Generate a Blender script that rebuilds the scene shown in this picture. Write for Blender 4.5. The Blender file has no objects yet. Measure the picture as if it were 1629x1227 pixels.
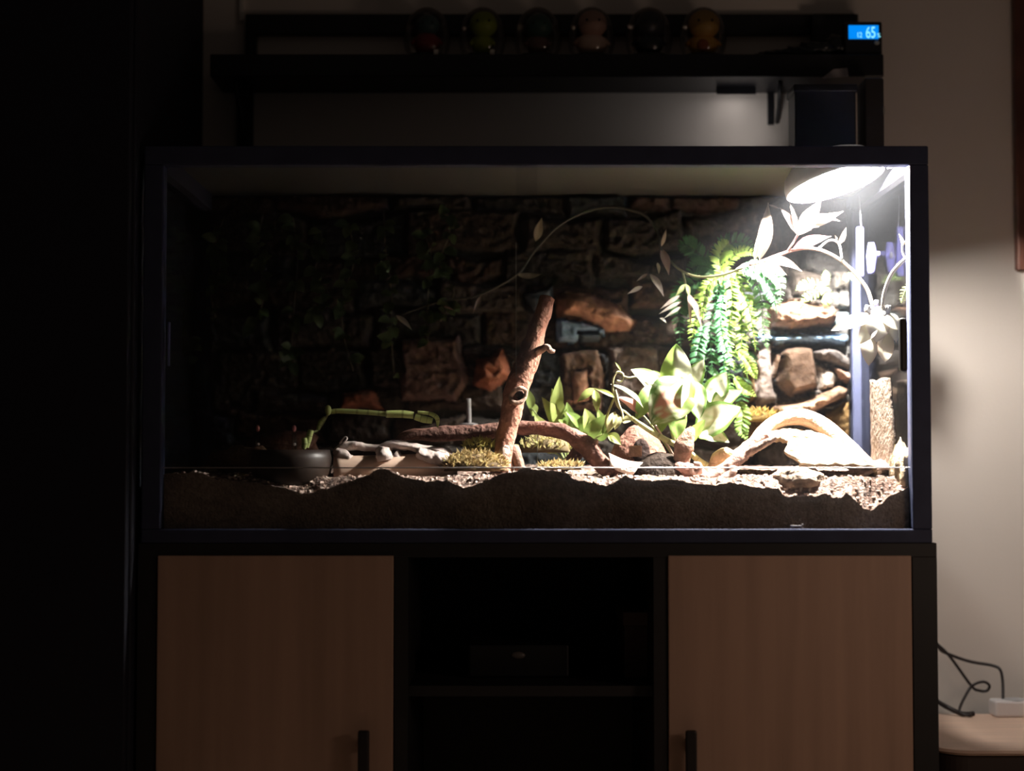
import bpy, math, random
from mathutils import Vector, Matrix, noise as mn
random.seed(7)
PI = math.pi
S = bpy.context.scene
C = S.collection

# ------------------------------------------------------------------ camera, world, exposure
W, H, F = 1629.0, 1227.0, 2600.0
EZ = 0.88
PITCH = math.radians(2.47)
cam = bpy.data.cameras.new('camera'); camo = bpy.data.objects.new('camera', cam); C.objects.link(camo)
camo.location = (0, 0, EZ); camo.rotation_euler = (math.radians(90) + PITCH, 0, 0)
cam.sensor_width = 36; cam.lens = F / W * 36; cam.clip_end = 50
cam.dof.use_dof = True; cam.dof.focus_distance = 2.64; cam.dof.aperture_fstop = 1.5
S.camera = camo
S.view_settings.view_transform = 'Standard'; S.view_settings.look = 'None'
S.view_settings.exposure = 0.0; S.view_settings.gamma = 1.0; S.view_settings.use_curve_mapping = False
S.cycles.use_denoising = True
S.cycles.max_bounces = 8; S.cycles.diffuse_bounces = 4; S.cycles.transparent_max_bounces = 16
S.cycles.caustics_reflective = False; S.cycles.caustics_refractive = False
S.cycles.sample_clamp_indirect = 6.0
wd = bpy.data.worlds.new('world'); S.world = wd; wd.use_nodes = True
wd.node_tree.nodes['Background'].inputs[0].default_value = (1.0, 0.78, 0.64, 1)
wd.node_tree.nodes['Background'].inputs[1].default_value = 0.019

def area(name, loc, target, size, power, col, spread=180):
    l = bpy.data.lights.new(name, 'AREA'); l.shape = 'DISK'; l.size = size; l.energy = power; l.color = col
    l.spread = math.radians(spread)
    o = bpy.data.objects.new(name, l); C.objects.link(o); o.location = loc
    o.rotation_euler = (Vector(target) - Vector(loc)).to_track_quat('-Z', 'Y').to_euler()
    return o
# added unseen fill at the right, warming the cabinet doors and wall
area('room_fill', (1.0, 1.75, 0.85), (0.45, 2.8, 0.8), 0.30, 1.0, (1.0, 0.72, 0.55))
# added spot above the lid that brightens the wall under the shelf
FILL_LOC = (0.455, 2.90, 1.425)
sp = bpy.data.lights.new('wall_fill', 'SPOT'); sp.energy = 0.2; sp.spot_size = math.radians(150); sp.spot_blend = 1.0
sp.shadow_soft_size = 0.012; sp.color = (1.0, 0.93, 0.88)
spo = bpy.data.objects.new('wall_fill', sp); C.objects.link(spo); spo.location = FILL_LOC
spo.rotation_euler = (Vector((0.36, 3.02, 1.56)) - Vector(FILL_LOC)).to_track_quat('-Z', 'Y').to_euler()
BULB = 16000.0     # emission of the terrarium bulb

def P(px, py, Y):
    dx = (px - W / 2) / F; dy = (H / 2 - py) / F
    v = Vector((dx, math.cos(PITCH) - dy * math.sin(PITCH), math.sin(PITCH) + dy * math.cos(PITCH)))
    return Vector((0, 0, EZ)) + v * (Y / v.y)
def PX(px, Y): return P(px, 613, Y).x
def PZ(py, Y): return P(814, py, Y).z
def M(px, Y): return px / F * Y          # size of px pixels at depth Y

# ------------------------------------------------------------------ materials
MATS = {}
def mat(name, col, rough=0.6, metal=0.0, noise=0.0, nscale=30.0, bump=0.0, bscale=80.0, vcol=False, trans=0.0, spec=0.5, emit=None, coat=0.0, wood=None, stretch=None):
    if name in MATS: return MATS[name]
    m = bpy.data.materials.new(name); m.use_nodes = True; nt = m.node_tree; N = nt.nodes; L = nt.links
    b = N['Principled BSDF']; out = N['Material Output']
    b.inputs['Roughness'].default_value = rough; b.inputs['Metallic'].default_value = metal
    b.inputs['Specular IOR Level'].default_value = spec
    b.inputs['Coat Weight'].default_value = coat
    tc = N.new('ShaderNodeTexCoord'); mp = N.new('ShaderNodeMapping'); L.new(tc.outputs['Object'], mp.inputs[0])
    if stretch: mp.inputs['Scale'].default_value = stretch
    if vcol:
        a = N.new('ShaderNodeAttribute'); a.attribute_name = 'Col'; base = a.outputs['Color']
    else:
        r = N.new('ShaderNodeRGB'); r.outputs[0].default_value = (*col, 1); base = r.outputs[0]
    if noise > 0:
        n = N.new('ShaderNodeTexNoise'); n.inputs['Scale'].default_value = nscale; n.inputs['Detail'].default_value = 5
        L.new(mp.outputs[0], n.inputs['Vector'])
        mr = N.new('ShaderNodeMapRange'); mr.inputs['From Min'].default_value = 0.3; mr.inputs['From Max'].default_value = 0.7
        mr.inputs['To Min'].default_value = 1 - noise; mr.inputs['To Max'].default_value = 1 + noise
        L.new(n.outputs['Fac'], mr.inputs['Value'])
        mx = N.new('ShaderNodeVectorMath'); mx.operation = 'SCALE'; L.new(base, mx.inputs[0]); L.new(mr.outputs[0], mx.inputs['Scale'])
        base = mx.outputs[0]
    L.new(base, b.inputs['Base Color'])
    if bump > 0:
        n2 = N.new('ShaderNodeTexNoise'); n2.inputs['Scale'].default_value = bscale; n2.inputs['Detail'].default_value = 6
        L.new(mp.outputs[0], n2.inputs['Vector'])
        bp = N.new('ShaderNodeBump'); bp.inputs['Strength'].default_value = bump; bp.inputs['Distance'].default_value = 0.01
        L.new(n2.outputs['Fac'], bp.inputs['Height']); L.new(bp.outputs[0], b.inputs['Normal'])
    if emit:
        b.inputs['Emission Color'].default_value = (*emit[0], 1); b.inputs['Emission Strength'].default_value = emit[1]
    if trans > 0:
        t = N.new('ShaderNodeBsdfTranslucent'); L.new(base, t.inputs['Color'])
        ms = N.new('ShaderNodeMixShader'); ms.inputs[0].default_value = trans
        L.new(b.outputs[0], ms.inputs[1]); L.new(t.outputs[0], ms.inputs[2]); L.new(ms.outputs[0], out.inputs[0])
    MATS[name] = m; return m

def glass(name, tint=(0.97, 0.98, 0.97), refl=0.5, rough=0.02, veil=0.0):
    if name in MATS: return MATS[name]
    m = bpy.data.materials.new(name); m.use_nodes = True; nt = m.node_tree; N = nt.nodes; L = nt.links
    for n in list(N):
        if n.type == 'BSDF_PRINCIPLED': N.remove(n)
    t = N.new('ShaderNodeBsdfTransparent'); t.inputs[0].default_value = (*tint, 1)
    g = N.new('ShaderNodeBsdfGlossy'); g.inputs['Roughness'].default_value = rough
    f = N.new('ShaderNodeFresnel'); f.inputs[0].default_value = 1.45
    mu = N.new('ShaderNodeMath'); mu.operation = 'MULTIPLY'; mu.inputs[1].default_value = refl; L.new(f.outputs[0], mu.inputs[0])
    ms = N.new('ShaderNodeMixShader'); L.new(mu.outputs[0], ms.inputs[0]); L.new(t.outputs[0], ms.inputs[1]); L.new(g.outputs[0], ms.inputs[2])
    if veil:      # translucent film added to give the pane a glow haze around the lamp
        tl = N.new('ShaderNodeBsdfTranslucent'); tl.inputs[0].default_value = (0.85, 0.9, 1.0, 1)
        nz = N.new('ShaderNodeTexNoise'); nz.inputs['Scale'].default_value = 7; nz.inputs['Detail'].default_value = 3
        tc = N.new('ShaderNodeTexCoord'); L.new(tc.outputs['Object'], nz.inputs['Vector'])
        mm = N.new('ShaderNodeMath'); mm.operation = 'MULTIPLY'; mm.inputs[1].default_value = veil * 2; L.new(nz.outputs['Fac'], mm.inputs[0])
        m2 = N.new('ShaderNodeMixShader'); L.new(mm.outputs[0], m2.inputs[0]); L.new(ms.outputs[0], m2.inputs[1]); L.new(tl.outputs[0], m2.inputs[2]); ms = m2
    L.new(ms.outputs[0], N['Material Output'].inputs[0]); MATS[name] = m; return m

# ------------------------------------------------------------------ mesh builder
ROOT = {}
class MB:
    def __init__(s): s.v = []; s.f = []; s.c = []; s.sm = []
    def add(s, vs, fs, col=(1, 1, 1), smooth=True):
        o = len(s.v)
        s.v += [Vector(v) for v in vs]
        if isinstance(col, list): s.c += col
        else: s.c += [col] * len(vs)
        s.f += [[i + o for i in f] for f in fs]; s.sm += [smooth] * len(fs)
        return s
    def box(s, x0, x1, y0, y1, z0, z1, col=(1, 1, 1), bev=0.0):
        if bev <= 0:
            vs = [(x, y, z) for x in (x0, x1) for y in (y0, y1) for z in (z0, z1)]
            fs = [[0, 1, 3, 2], [4, 6, 7, 5], [0, 4, 5, 1], [2, 3, 7, 6], [0, 2, 6, 4], [1, 5, 7, 3]]
            return s.add(vs, fs, col, False)
        import bmesh
        bm = bmesh.new(); bmesh.ops.create_cube(bm, size=1)
        for v in bm.verts:
            v.co = Vector(((x0 + x1) / 2 + v.co.x * (x1 - x0), (y0 + y1) / 2 + v.co.y * (y1 - y0), (z0 + z1) / 2 + v.co.z * (z1 - z0)))
        bmesh.ops.bevel(bm, geom=list(bm.edges), offset=bev, segments=2, affect='EDGES', profile=0.5)
        bm.verts.index_update()
        s.add([v.co.copy() for v in bm.verts], [[v.index for v in f.verts] for f in bm.faces], col, False); bm.free(); return s
    def tube(s, path, rad, seg=10, col=(1, 1, 1), rough=0.0, nfreq=60, sub=4, squash=1.0, cap=True, seed=0):
        pts = [Vector(p) for p in path]
        if not isinstance(rad, (list, tuple)): rad = [rad] * len(pts)
        # catmull-rom resample
        if sub > 1 and len(pts) > 2:
            np_, nr = [], []
            for i in range(len(pts) - 1):
                p0 = pts[max(i - 1, 0)]; p1 = pts[i]; p2 = pts[i + 1]; p3 = pts[min(i + 2, len(pts) - 1)]
                for k in range(sub):
                    t = k / sub
                    np_.append(0.5 * ((2 * p1) + (p2 - p0) * t + (2 * p0 - 5 * p1 + 4 * p2 - p3) * t * t + (3 * p1 - p0 - 3 * p2 + p3) * t ** 3))
                    nr.append(rad[i] * (1 - t) + rad[i + 1] * t)
            np_.append(pts[-1]); nr.append(rad[-1]); pts, rad = np_, nr
        vs = []; cs = []
        n = len(pts); up = None
        for i, p in enumerate(pts):
            d = (pts[min(i + 1, n - 1)] - pts[max(i - 1, 0)]).normalized()
            if up is None: up = Vector((0, 1, 0)) if abs(d.y) < 0.9 else Vector((1, 0, 0))
            a = (up - d * up.dot(d)).normalized(); b = d.cross(a); up = a
            for k in range(seg):
                th = 2 * PI * k / seg; r = rad[i]
                q = a * math.cos(th) * squash + b * math.sin(th)
                if rough: r *= 1 + rough * mn.noise((p + q * r) * nfreq + Vector((seed, 0, 0))) + rough * 0.5 * mn.noise((p + q * r) * nfreq * 3)
                vs.append(p + q * r); cs.append(col(i / (n - 1), th) if callable(col) else col)
        fs = [[i * seg + k, i * seg + (k + 1) % seg, (i + 1) * seg + (k + 1) % seg, (i + 1) * seg + k] for i in range(n - 1) for k in range(seg)]
        if cap: fs += [list(range(seg))[::-1], [(n - 1) * seg + k for k in range(seg)]]
        return s.add(vs, fs, cs, True)
    def ell(s, c, r, nu=20, nv=12, col=(1, 1, 1), rough=0.0, nfreq=40, z0=-1.0, rot=None, seed=0):
        c = Vector(c); vs = []; fs = []; cs = []
        for j in range(nv + 1):
            ph = -PI / 2 + PI * j / nv
            zz = max(math.sin(ph), z0)
            for i in range(nu):
                th = 2 * PI * i / nu
                d = Vector((math.cos(th) * math.cos(ph), math.sin(th) * math.cos(ph), zz))
                k = 1.0
                if rough:
                    k += rough * mn.noise(d * nfreq * 0.05 + Vector((seed, seed * 2, 0))) + rough * 0.4 * mn.noise(d * nfreq * 0.15 + Vector((seed, 3, 0)))
                p = Vector((d.x * r[0] * k, d.y * r[1] * k, d.z * r[2] * (k if d.z > 0 else 1)))
                if rot is not None: p = rot @ p
                vs.append(c + p); cs.append(col(d) if callable(col) else col)
        fs = [[j * nu + i, j * nu + (i + 1) % nu, (j + 1) * nu + (i + 1) % nu, (j + 1) * nu + i] for j in range(nv) for i in range(nu)]
        return s.add(vs, fs, cs, True)
    def lathe(s, c, prof, seg=32, col=(1, 1, 1), rot=None, arc=2 * PI, smooth=True):
        c = Vector(c); vs = []; n = len(prof)
        for i in range(seg):
            th = arc * i / seg
            for (r, z) in prof:
                p = Vector((r * math.cos(th), r * math.sin(th), z))
                if rot is not None: p = rot @ p
                vs.append(c + p)
        fs = [[i * n + k, ((i + 1) % seg) * n + k, ((i + 1) % seg) * n + k + 1, i * n + k + 1] for i in range(seg) for k in range(n - 1)]
        return s.add(vs, fs, col, smooth)
    def blade(s, a, b, w, face=(0.15, -1, 0.35), arch=0.15, fold=0.25, col=(1, 1, 1), nu=9, nv=6, shape=1.0, twist=0.0, wave=0.0, peak=0.4):
        """a leaf from a to b, w wide; col may be f(u, v) with v in -1..1"""
        a = Vector(a); b = Vector(b); d = b - a; L = d.length; dn = d.normalized()
        fc = Vector(face).normalized(); side = dn.cross(fc).normalized(); nrm = side.cross(dn).normalized()
        vs = []; cs = []
        for i in range(nu + 1):
            u = i / nu
            x = u ** (math.log(0.5) / math.log(peak))
            ww = w * 0.5 * (math.sin(PI * x) ** shape) if 0 < u < 1 else w * 0.01
            tw = twist * u
            sd = side * math.cos(tw) + nrm * math.sin(tw); nm = nrm * math.cos(tw) - side * math.sin(tw)
            ctr = a + d * u + nrm * (arch * L * math.sin(PI * u))
            for j in range(nv + 1):
                v = -1 + 2 * j / nv
                q = ctr + sd * (ww * v) - nm * (-abs(v) * fold * ww) + nm * (wave * ww * math.sin(u * 14 + v * 3))
                vs.append(q); cs.append(col(u, v) if callable(col) else col)
        m = nv + 1
        fs = [[i * m + j, i * m + j + 1, (i + 1) * m + j + 1, (i + 1) * m + j] for i in range(nu) for j in range(nv)]
        return s.add(vs, fs, cs, True)
    def build(s, name, material, parent=None, label=None, cat=None, group=None, kind=None, solid=0.0):
        if parent is None:
            xs = [v.x for v in s.v]; ys = [v.y for v in s.v]; zs = [v.z for v in s.v]
            off = Vector(((min(xs) + max(xs)) / 2, (min(ys) + max(ys)) / 2, min(zs)))
        else: off = ROOT[parent.name]
        me = bpy.data.meshes.new(name)
        me.from_pydata([tuple(v - off) for v in s.v], [], s.f)
        me.polygons.foreach_set('use_smooth', s.sm)
        at = me.color_attributes.new('Col', 'FLOAT_COLOR', 'POINT')
        flat = []
        for c in s.c: flat += [c[0], c[1], c[2], 1.0]
        at.data.foreach_set('color', flat)
        me.materials.append(material); me.update()
        o = bpy.data.objects.new(name, me); C.objects.link(o)
        if parent is None: o.location = off
        else: o.parent = parent
        ROOT[o.name] = off
        if label: o['label'] = label
        if cat: o['category'] = cat
        if group: o['group'] = group
        if kind: o['kind'] = kind
        if solid:
            md = o.modifiers.new('thickness', 'SOLIDIFY'); md.thickness = solid; md.offset = 0
        return o

def thing(name, label, cat, loc, group=None):
    o = bpy.data.objects.new(name, None); C.objects.link(o); o.location = loc; o.empty_display_size = 0.05
    o['label'] = label; o['category'] = cat
    if group: o['group'] = group
    ROOT[o.name] = Vector(loc); return o

def mixc(a, b, t): return tuple(a[i] * (1 - t) + b[i] * t for i in range(3))
def sm(a, b, x):
    t = max(0.0, min(1.0, (x - a) / (b - a))); return t * t * (3 - 2 * t)

# ------------------------------------------------------------------ room
WY = 3.02
wallm = mat('wall_paint', (0.82, 0.75, 0.70), 0.85, noise=0.03, nscale=3, bump=0.06, bscale=220)
MB().box(-2.2, 2.2, WY, WY + 0.1, 0, 2.5).build('wall_back', wallm, kind='structure')
MB().box(-2.3, -2.2, -1.0, WY + 0.1, 0, 2.5).build('wall_left', wallm, kind='structure')
MB().box(-2.3, 2.2, -1.0, WY + 0.1, -0.05, 0).build('floor', mat('floor_wood', (0.12, 0.08, 0.055), 0.5, noise=0.3, nscale=6, stretch=(1, 12, 1)), kind='structure')
MB().box(-2.2, 2.2, WY - 0.015, WY, 0, 0.08).build('baseboard_back', mat('white_trim', (0.7, 0.68, 0.66), 0.5), kind='structure')
xx = PX(381, WY)
MB().box(xx - 0.0035, xx + 0.0035, WY - 0.008, WY, PZ(34, WY), 2.45).build('trim_1', mat('pale_trunking', (0.9, 0.86, 0.8), 0.5), kind='structure')

black = mat('black_lacquer', (0.012, 0.012, 0.016), 0.45, noise=0.15, nscale=20)
navy = mat('anodised_frame', (0.050, 0.058, 0.105), 0.6, noise=0.1, nscale=30, spec=0.15)
wardm = mat('wardrobe_black', (0.008, 0.009, 0.02), 0.7)
blackmatte = mat('black_laminate', (0.012, 0.011, 0.012), 0.6, noise=0.15, nscale=20)
darkplastic = mat('dark_plastic', (0.02, 0.022, 0.027), 0.35)

# tall dark wardrobe left of the terrarium
wx1 = -0.575
wr = thing('wardrobe', 'tall black wardrobe filling the dark left edge, left of the terrarium', 'wardrobe', (-0.95, 2.75, 0))
b = MB(); b.box(-1.30, wx1, 2.48, WY - 0.005, 0.0, 2.15, bev=0.003); b.build('body', wardm, wr)
for (a0, a1, hx) in ((-1.295, -0.942, -0.965), (-0.936, wx1 - 0.004, -0.913)):
    d = MB().box(a0, a1, 2.458, 2.478, 0.08, 2.13, bev=0.002).build('door', wardm, wr)
    MB().tube([(hx, 2.457, 0.95), (hx, 2.435, 0.97), (hx, 2.435, 1.13), (hx, 2.457, 1.15)], 0.005, 8).build('handle', mat('dark_metal', (0.05, 0.05, 0.055), 0.4, metal=0.8), d)

# dark wooden picture frame, only its left edge reaches the photo
fx = PX(1616, WY)
pf = thing('picture_frame', 'dark red-brown wooden frame edge high on the wall at right', 'picture frame', (fx + 0.25, WY, PZ(432, WY)))
z0, z1 = PZ(432, WY), 1.9
b = MB()
b.box(fx, fx + 0.035, WY - 0.022, WY - 0.001, z0, z1, bev=0.003); b.box(fx + 0.47, fx + 0.505, WY - 0.022, WY - 0.001, z0, z1, bev=0.003)
b.box(fx + 0.035, fx + 0.47, WY - 0.022, WY - 0.001, z0, z0 + 0.035, bev=0.003); b.box(fx + 0.035, fx + 0.47, WY - 0.022, WY - 0.001, z1 - 0.035, z1, bev=0.003)
b.build('frame', mat('red_wood', (0.12, 0.045, 0.03), 0.5, noise=0.3, nscale=20), pf)
MB().box(fx + 0.035, fx + 0.47, WY - 0.012, WY - 0.001, z0 + 0.035, z1 - 0.035).build('picture', mat('plain_print', (0.2, 0.12, 0.09), 0.7, noise=0.4, nscale=5), pf)

# ------------------------------------------------------------------ cabinet
FY = 2.50                                   # front plane of cabinet and terrarium
cz = PZ(864, FY)                             # cabinet top = terrarium underside
cx0, cx1 = PX(222, FY), PX(1487.5, FY)
CB = 2.965
cab = thing('cabinet', 'black cabinet with two pale wood doors carrying the terrarium', 'cabinet', ((cx0 + cx1) / 2, 2.73, 0))
dL = (PX(254, FY), PX(627, FY)); dR = (PX(1061.5, FY), PX(1446, FY)); dz1 = PZ(884, FY)
b = MB()
b.box(cx0, cx1, FY, CB, cz - 0.022, cz, bev=0.0015)                     # top
b.box(cx0, dL[0] - 0.003, FY + 0.001, CB, 0.0, cz - 0.022); b.box(dR[1] + 0.003, cx1, FY + 0.001, CB, 0.0, cz - 0.022)
b.box(dL[1] + 0.002, dL[1] + 0.022, FY + 0.001, CB, 0.05, cz - 0.022); b.box(dR[0] - 0.022, dR[0] - 0.002, FY + 0.001, CB, 0.05, cz - 0.022)
b.box(dL[0] - 0.003, dR[1] + 0.003, FY + 0.02, CB, 0.0, 0.06); b.box(dL[0] - 0.003, dR[1] + 0.003, CB - 0.01, CB, 0.06, cz - 0.022)
b.box(dL[1] + 0.022, dR[0] - 0.022, FY + 0.03, CB - 0.01, PZ(1096, FY) - 0.016, PZ(1096, FY))   # shelf in the middle bay
b.build('carcass', blackmatte, cab)
doorm = mat('pale_oak_veneer', (0.50, 0.33, 0.25), 0.5, noise=0.13, nscale=3.0, stretch=(9, 1, 0.5), spec=0.3)
hm = mat('dark_handle', (0.03, 0.025, 0.025), 0.45, metal=0.3)
for (x0, x1), hx in ((dL, 583), (dR, 1094)):
    d = MB().box(x0, x1, FY - 0.004, FY + 0.016, 0.07, dz1, bev=0.0015).build('door', doorm, cab)
    X = PX(hx, FY); zt = PZ(1158, FY)
    h = MB().box(X - 0.0085, X + 0.0085, FY - 0.030, FY - 0.020, zt - 0.17, zt, bev=0.003)
    h.box(X - 0.006, X + 0.006, FY - 0.021, FY - 0.0035, zt - 0.03, zt - 0.015); h.box(X - 0.006, X + 0.006, FY - 0.021, FY - 0.0035, zt - 0.155, zt - 0.14)
    h.build('handle', hm, d)
sz = PZ(1096, FY)
bx = thing('storage_box', 'dim brown box on the open middle shelf, beside the right door', 'box', (PX(1025, 2.62), 2.68, sz))
MB().box(PX(992, 2.62), PX(1056, 2.62), 2.62, 2.78, sz, PZ(978, 2.62), bev=0.003).build('body', mat('brown_card', (0.09, 0.06, 0.055), 0.8, noise=0.2), bx)
MB().box(PX(990, 2.615), PX(1058, 2.615), 2.615, 2.785, PZ(996, 2.615), PZ(975, 2.615) + 0.001, bev=0.002).build('lid', mat('brown_card_lid', (0.11, 0.07, 0.06), 0.8), bx)
md = thing('set_top_box', 'low black device with a grey button on the open middle shelf', 'device', (PX(825, 2.64), 2.72, sz))
MB().box(PX(745, 2.62), PX(905, 2.62), 2.62, 2.80, sz, PZ(1026, 2.62), bev=0.004).build('body', mat('device_black', (0.005, 0.005, 0.006), 0.5), md)
MB().ell((PX(824, 2.62), 2.62, PZ(1043, 2.62)), (0.012, 0.004, 0.006), 16, 8).build('button', mat('dim_grey', (0.14, 0.12, 0.11), 0.4), md)

# ------------------------------------------------------------------ side table and what is on it
tz = 0.422; ty0, ty1 = 2.56, 2.93; tx0 = PX(1491, FY) + 0.008; tx1 = 1.12
st = thing('side_table', 'low side table with rounded pale top and dark body right of cabinet', 'table', ((tx0 + tx1) / 2, 2.75, 0))
def slab(b, x0, x1, y0, y1, z0, z1, r, seg=10, edge=0.004):
    ol = []
    for (cx, cy, a0) in ((x1 - r, y0 + r, -PI / 2), (x1 - r, y1 - r, 0), (x0 + r, y1 - r, PI / 2), (x0 + r, y0 + r, PI)):
        for k in range(seg + 1):
            a = a0 + PI / 2 * k / seg; ol.append((cx + r * math.cos(a), cy + r * math.sin(a), math.cos(a), math.sin(a)))
    n = len(ol); vs = []
    for (z, e) in ((z0, edge), (z0 + edge, 0), (z1 - edge, 0), (z1, edge)):
        vs += [(x - cxx * e, y - cyy * e, z) for x, y, cxx, cyy in ol]
    fs = [[j * n + i, j * n + (i + 1) % n, (j + 1) * n + (i + 1) % n, (j + 1) * n + i] for j in range(3) for i in range(n)]
    fs += [list(range(n))[::-1], [3 * n + i for i in range(n)]]
    b.add(vs, fs, (1, 1, 1), False); return b
slab(MB(), tx0, tx1, ty0, ty1, tz - 0.008, tz, 0.06).build('table_top', mat('pale_beech', (0.74, 0.53, 0.42), 0.45, noise=0.08, nscale=8, stretch=(1, 8, 1)), st)
slab(MB(), tx0 + 0.004, tx1 - 0.01, ty0 + 0.006, ty1 - 0.01, 0.06, tz - 0.008, 0.055).build('body', mat('dark_brown_wood', (0.035, 0.022, 0.018), 0.6), st)
for lx in (tx0 + 0.05, tx1 - 0.05):
    for ly in (ty0 + 0.05, ty1 - 0.05): MB().tube([(lx, ly, 0), (lx, ly, 0.062)], 0.018, 12).build('leg', MATS['dark_brown_wood'], st)
pw = thing('power_strip', 'white power strip lying on the side table against the wall', 'power strip', (0.99, 2.905, tz))
px0 = PX(1575, 2.89)
MB().box(px0, px0 + 0.26, 2.885, 2.925, tz, PZ(1116, 2.885), bev=0.004).build('body', mat('white_plastic', (0.72, 0.70, 0.72), 0.4), pw)
for k in range(4):
    MB().lathe((px0 + 0.04 + 0.055 * k, 2.905, PZ(1116, 2.885)), [(0.0, 0.0006), (0.014, 0.0006), (0.016, 0.0016), (0.018, 0.0006)], 20).build('socket', mat('socket_grey', (0.4, 0.4, 0.42), 0.5), pw)
cabm = mat('black_cable', (0.018, 0.013, 0.014), 0.5)
xi = 1484
CY = 2.955
MB().tube([P(1470, 1020, CY), P(1492, 1030, CY), P(1502, 1038, CY), P(1540, 1052, CY), P(1578, 1059, CY - .01), P(1591, 1066, 2.935), P(1595, 1085, 2.93), P(1595.5, 1112, 2.915), P(1595, 1122, 2.905)], 0.0028, 8, sub=6).build('power_cable', cabm, label='black cable arching from behind cabinet down to white power strip', cat='cable')
MB().tube([P(1470, 1010, CY), P(1492, 1026, CY), P(1512, 1046, CY), P(1545, 1091, CY), P(1558, 1099, CY - .006), P(1570, 1099, CY - .01), P(1574, 1091, CY - .012), P(1565, 1085, CY - .012), P(1550, 1089, CY - .012), P(1540, 1100, CY - .014), P(1526, 1131, 2.90), Vector((PX(1535, 2.885), 2.885, tz + 0.004)), Vector((PX(1545, 2.87), 2.90, tz + 0.004))], 0.0026, 8, sub=6).build('looped_cable', cabm, label='thin black cable twisted into a small loop against the wall', cat='cable')
MB().tube([Vector((PX(1470, CY), CY, PZ(1108, CY))), P(1492, 1117, 2.94), P(1508, 1126, 2.91), Vector((PX(1524, 2.90), 2.90, tz + 0.0045)), Vector((PX(1543, 2.905), 2.905, tz + 0.004))], 0.0042, 8, sub=6).build('short_cable', cabm, label='thicker black cable end resting flat on back of side table', cat='cable')

# ------------------------------------------------------------------ terrarium
tx_l, tx_r = PX(226, FY), PX(1481, FY)
zb, zt = cz, PZ(232, FY)
rim = PZ(262, FY)                # underside of the top front bar
TB = 2.955
bl = 0.030
ter = thing('terrarium', 'long glass terrarium with navy black frame standing on cabinet', 'terrarium', ((tx_l + tx_r) / 2, 2.73, zb))
b = MB()
zbb = PZ(842, FY)
for y0, y1 in ((FY, FY + 0.028), (TB - 0.025, TB)):
    b.box(tx_l, tx_r, y0, y1, zb, zbb, bev=0.002); b.box(tx_l, tx_r, y0, y1, rim, zt, bev=0.002)
    b.box(tx_l, tx_l + bl, y0, y1, zbb, rim, bev=0.002); b.box(tx_r - bl, tx_r, y0, y1, zbb, rim, bev=0.002)
for x0, x1 in ((tx_l, tx_l + bl), (tx_r - bl, tx_r)):
    b.box(x0, x1, FY + 0.028, TB - 0.025, zb, zbb)
b.box(tx_l + bl, tx_r - bl, FY + 0.028, TB - 0.025, zb, zb + 0.006)
b.build('frame', navy, ter)
for x0, x1 in ((tx_l, tx_l + bl), (tx_r - bl, tx_r)): MB().box(x0, x1, FY + 0.028, TB - 0.025, rim - 0.009, zt).build('top_rail', mat('shaded_rail', (0.022, 0.022, 0.034), .7, spec=.1), ter)  # darker than the frame: shade from the lamp rim put into the colour
ix0, ix1 = tx_l + bl, tx_r - bl
gp = glass('clear_glass')
xm = tx_r - 0.012; xml = tx_l + 0.012
MB().box(xm - 0.003, xm, FY + 0.028, TB - 0.025, zbb, rim - 0.009).build('side_pane', glass('side_glass', (0.95, 0.95, 0.94), 0.9), ter)
MB().box(xml, xml + 0.003, FY + 0.028, TB - 0.025, zbb, rim - 0.009).build('side_pane', gp, ter)
MB().box(ix0, ix1, TB - 0.006, TB - 0.003, zbb, rim).build('back_panel', mat('black_panel', (0.02, 0.02, 0.02), 0.6), ter)
zl = PZ(743.5, FY + 0.012)       # polished top edge of the low fixed pane
MB().box(ix0, ix1, FY + 0.012, FY + 0.017, zbb, zl - 0.0012).build('lower_pane', glass('lower_glass', veil=0.0015), ter)
MB().tube([(ix0, FY + .0145, zl - .0008), (ix1, FY + .0145, zl - .0008)], .0010, 10, sub=1).build('pane_edge', mat('polished_glass_edge', (0.62, 0.60, 0.60), 0.3), ter)
gd = glass('door_glass', (0.95, 0.96, 0.955), 0.5, veil=0.0013)
dxm = PX(855, FY + 0.01); dxm2 = PX(821, FY + 0.006)
g1 = MB().box(ix0, dxm, FY + 0.012, FY + 0.0155, zl + 0.0006, rim).build('sliding_door', gd, ter)
g2 = MB().box(dxm2, ix1, FY + 0.006, FY + 0.0095, zl + 0.0006, rim).build('sliding_door', gd, ter)
edge = mat('glass_edge', (0.22, 0.24, 0.23), 0.2)
MB().box(dxm2 - 0.0004, dxm2 + 0.0004, FY + 0.0058, FY + 0.0097, PZ(600, FY), PZ(385, FY)).build('door_edge', edge, g2)
MB().box(dxm - 0.0004, dxm + 0.0004, FY + 0.0118, FY + 0.0157, zl + 0.0008, PZ(690, FY)).build('door_edge', edge, g1)
hz0, hz1 = PZ(591, FY), PZ(506, FY); hx0, hx1 = PX(1431, FY), PX(1444, FY)
slab2 = MB(); slab2.box(hx0, hx1, FY - 0.004, FY + 0.0062, hz0, hz1, bev=0.004)
slab2.build('handle', mat('black_grip', (0.02, 0.016, 0.018), 0.5), g2)
hb = MB(); X = PX(266, FY); hb.box(X - 0.001, X + 0.0018, FY + 0.004, FY + 0.0122, PZ(582, FY), PZ(512, FY), bev=0.0008)
hb.build('handle', mat('handle_reflection', (0.12, 0.14, 0.3), 0.4), g1)  # thin bluish bar standing in for a handle reflection in the glass
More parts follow.
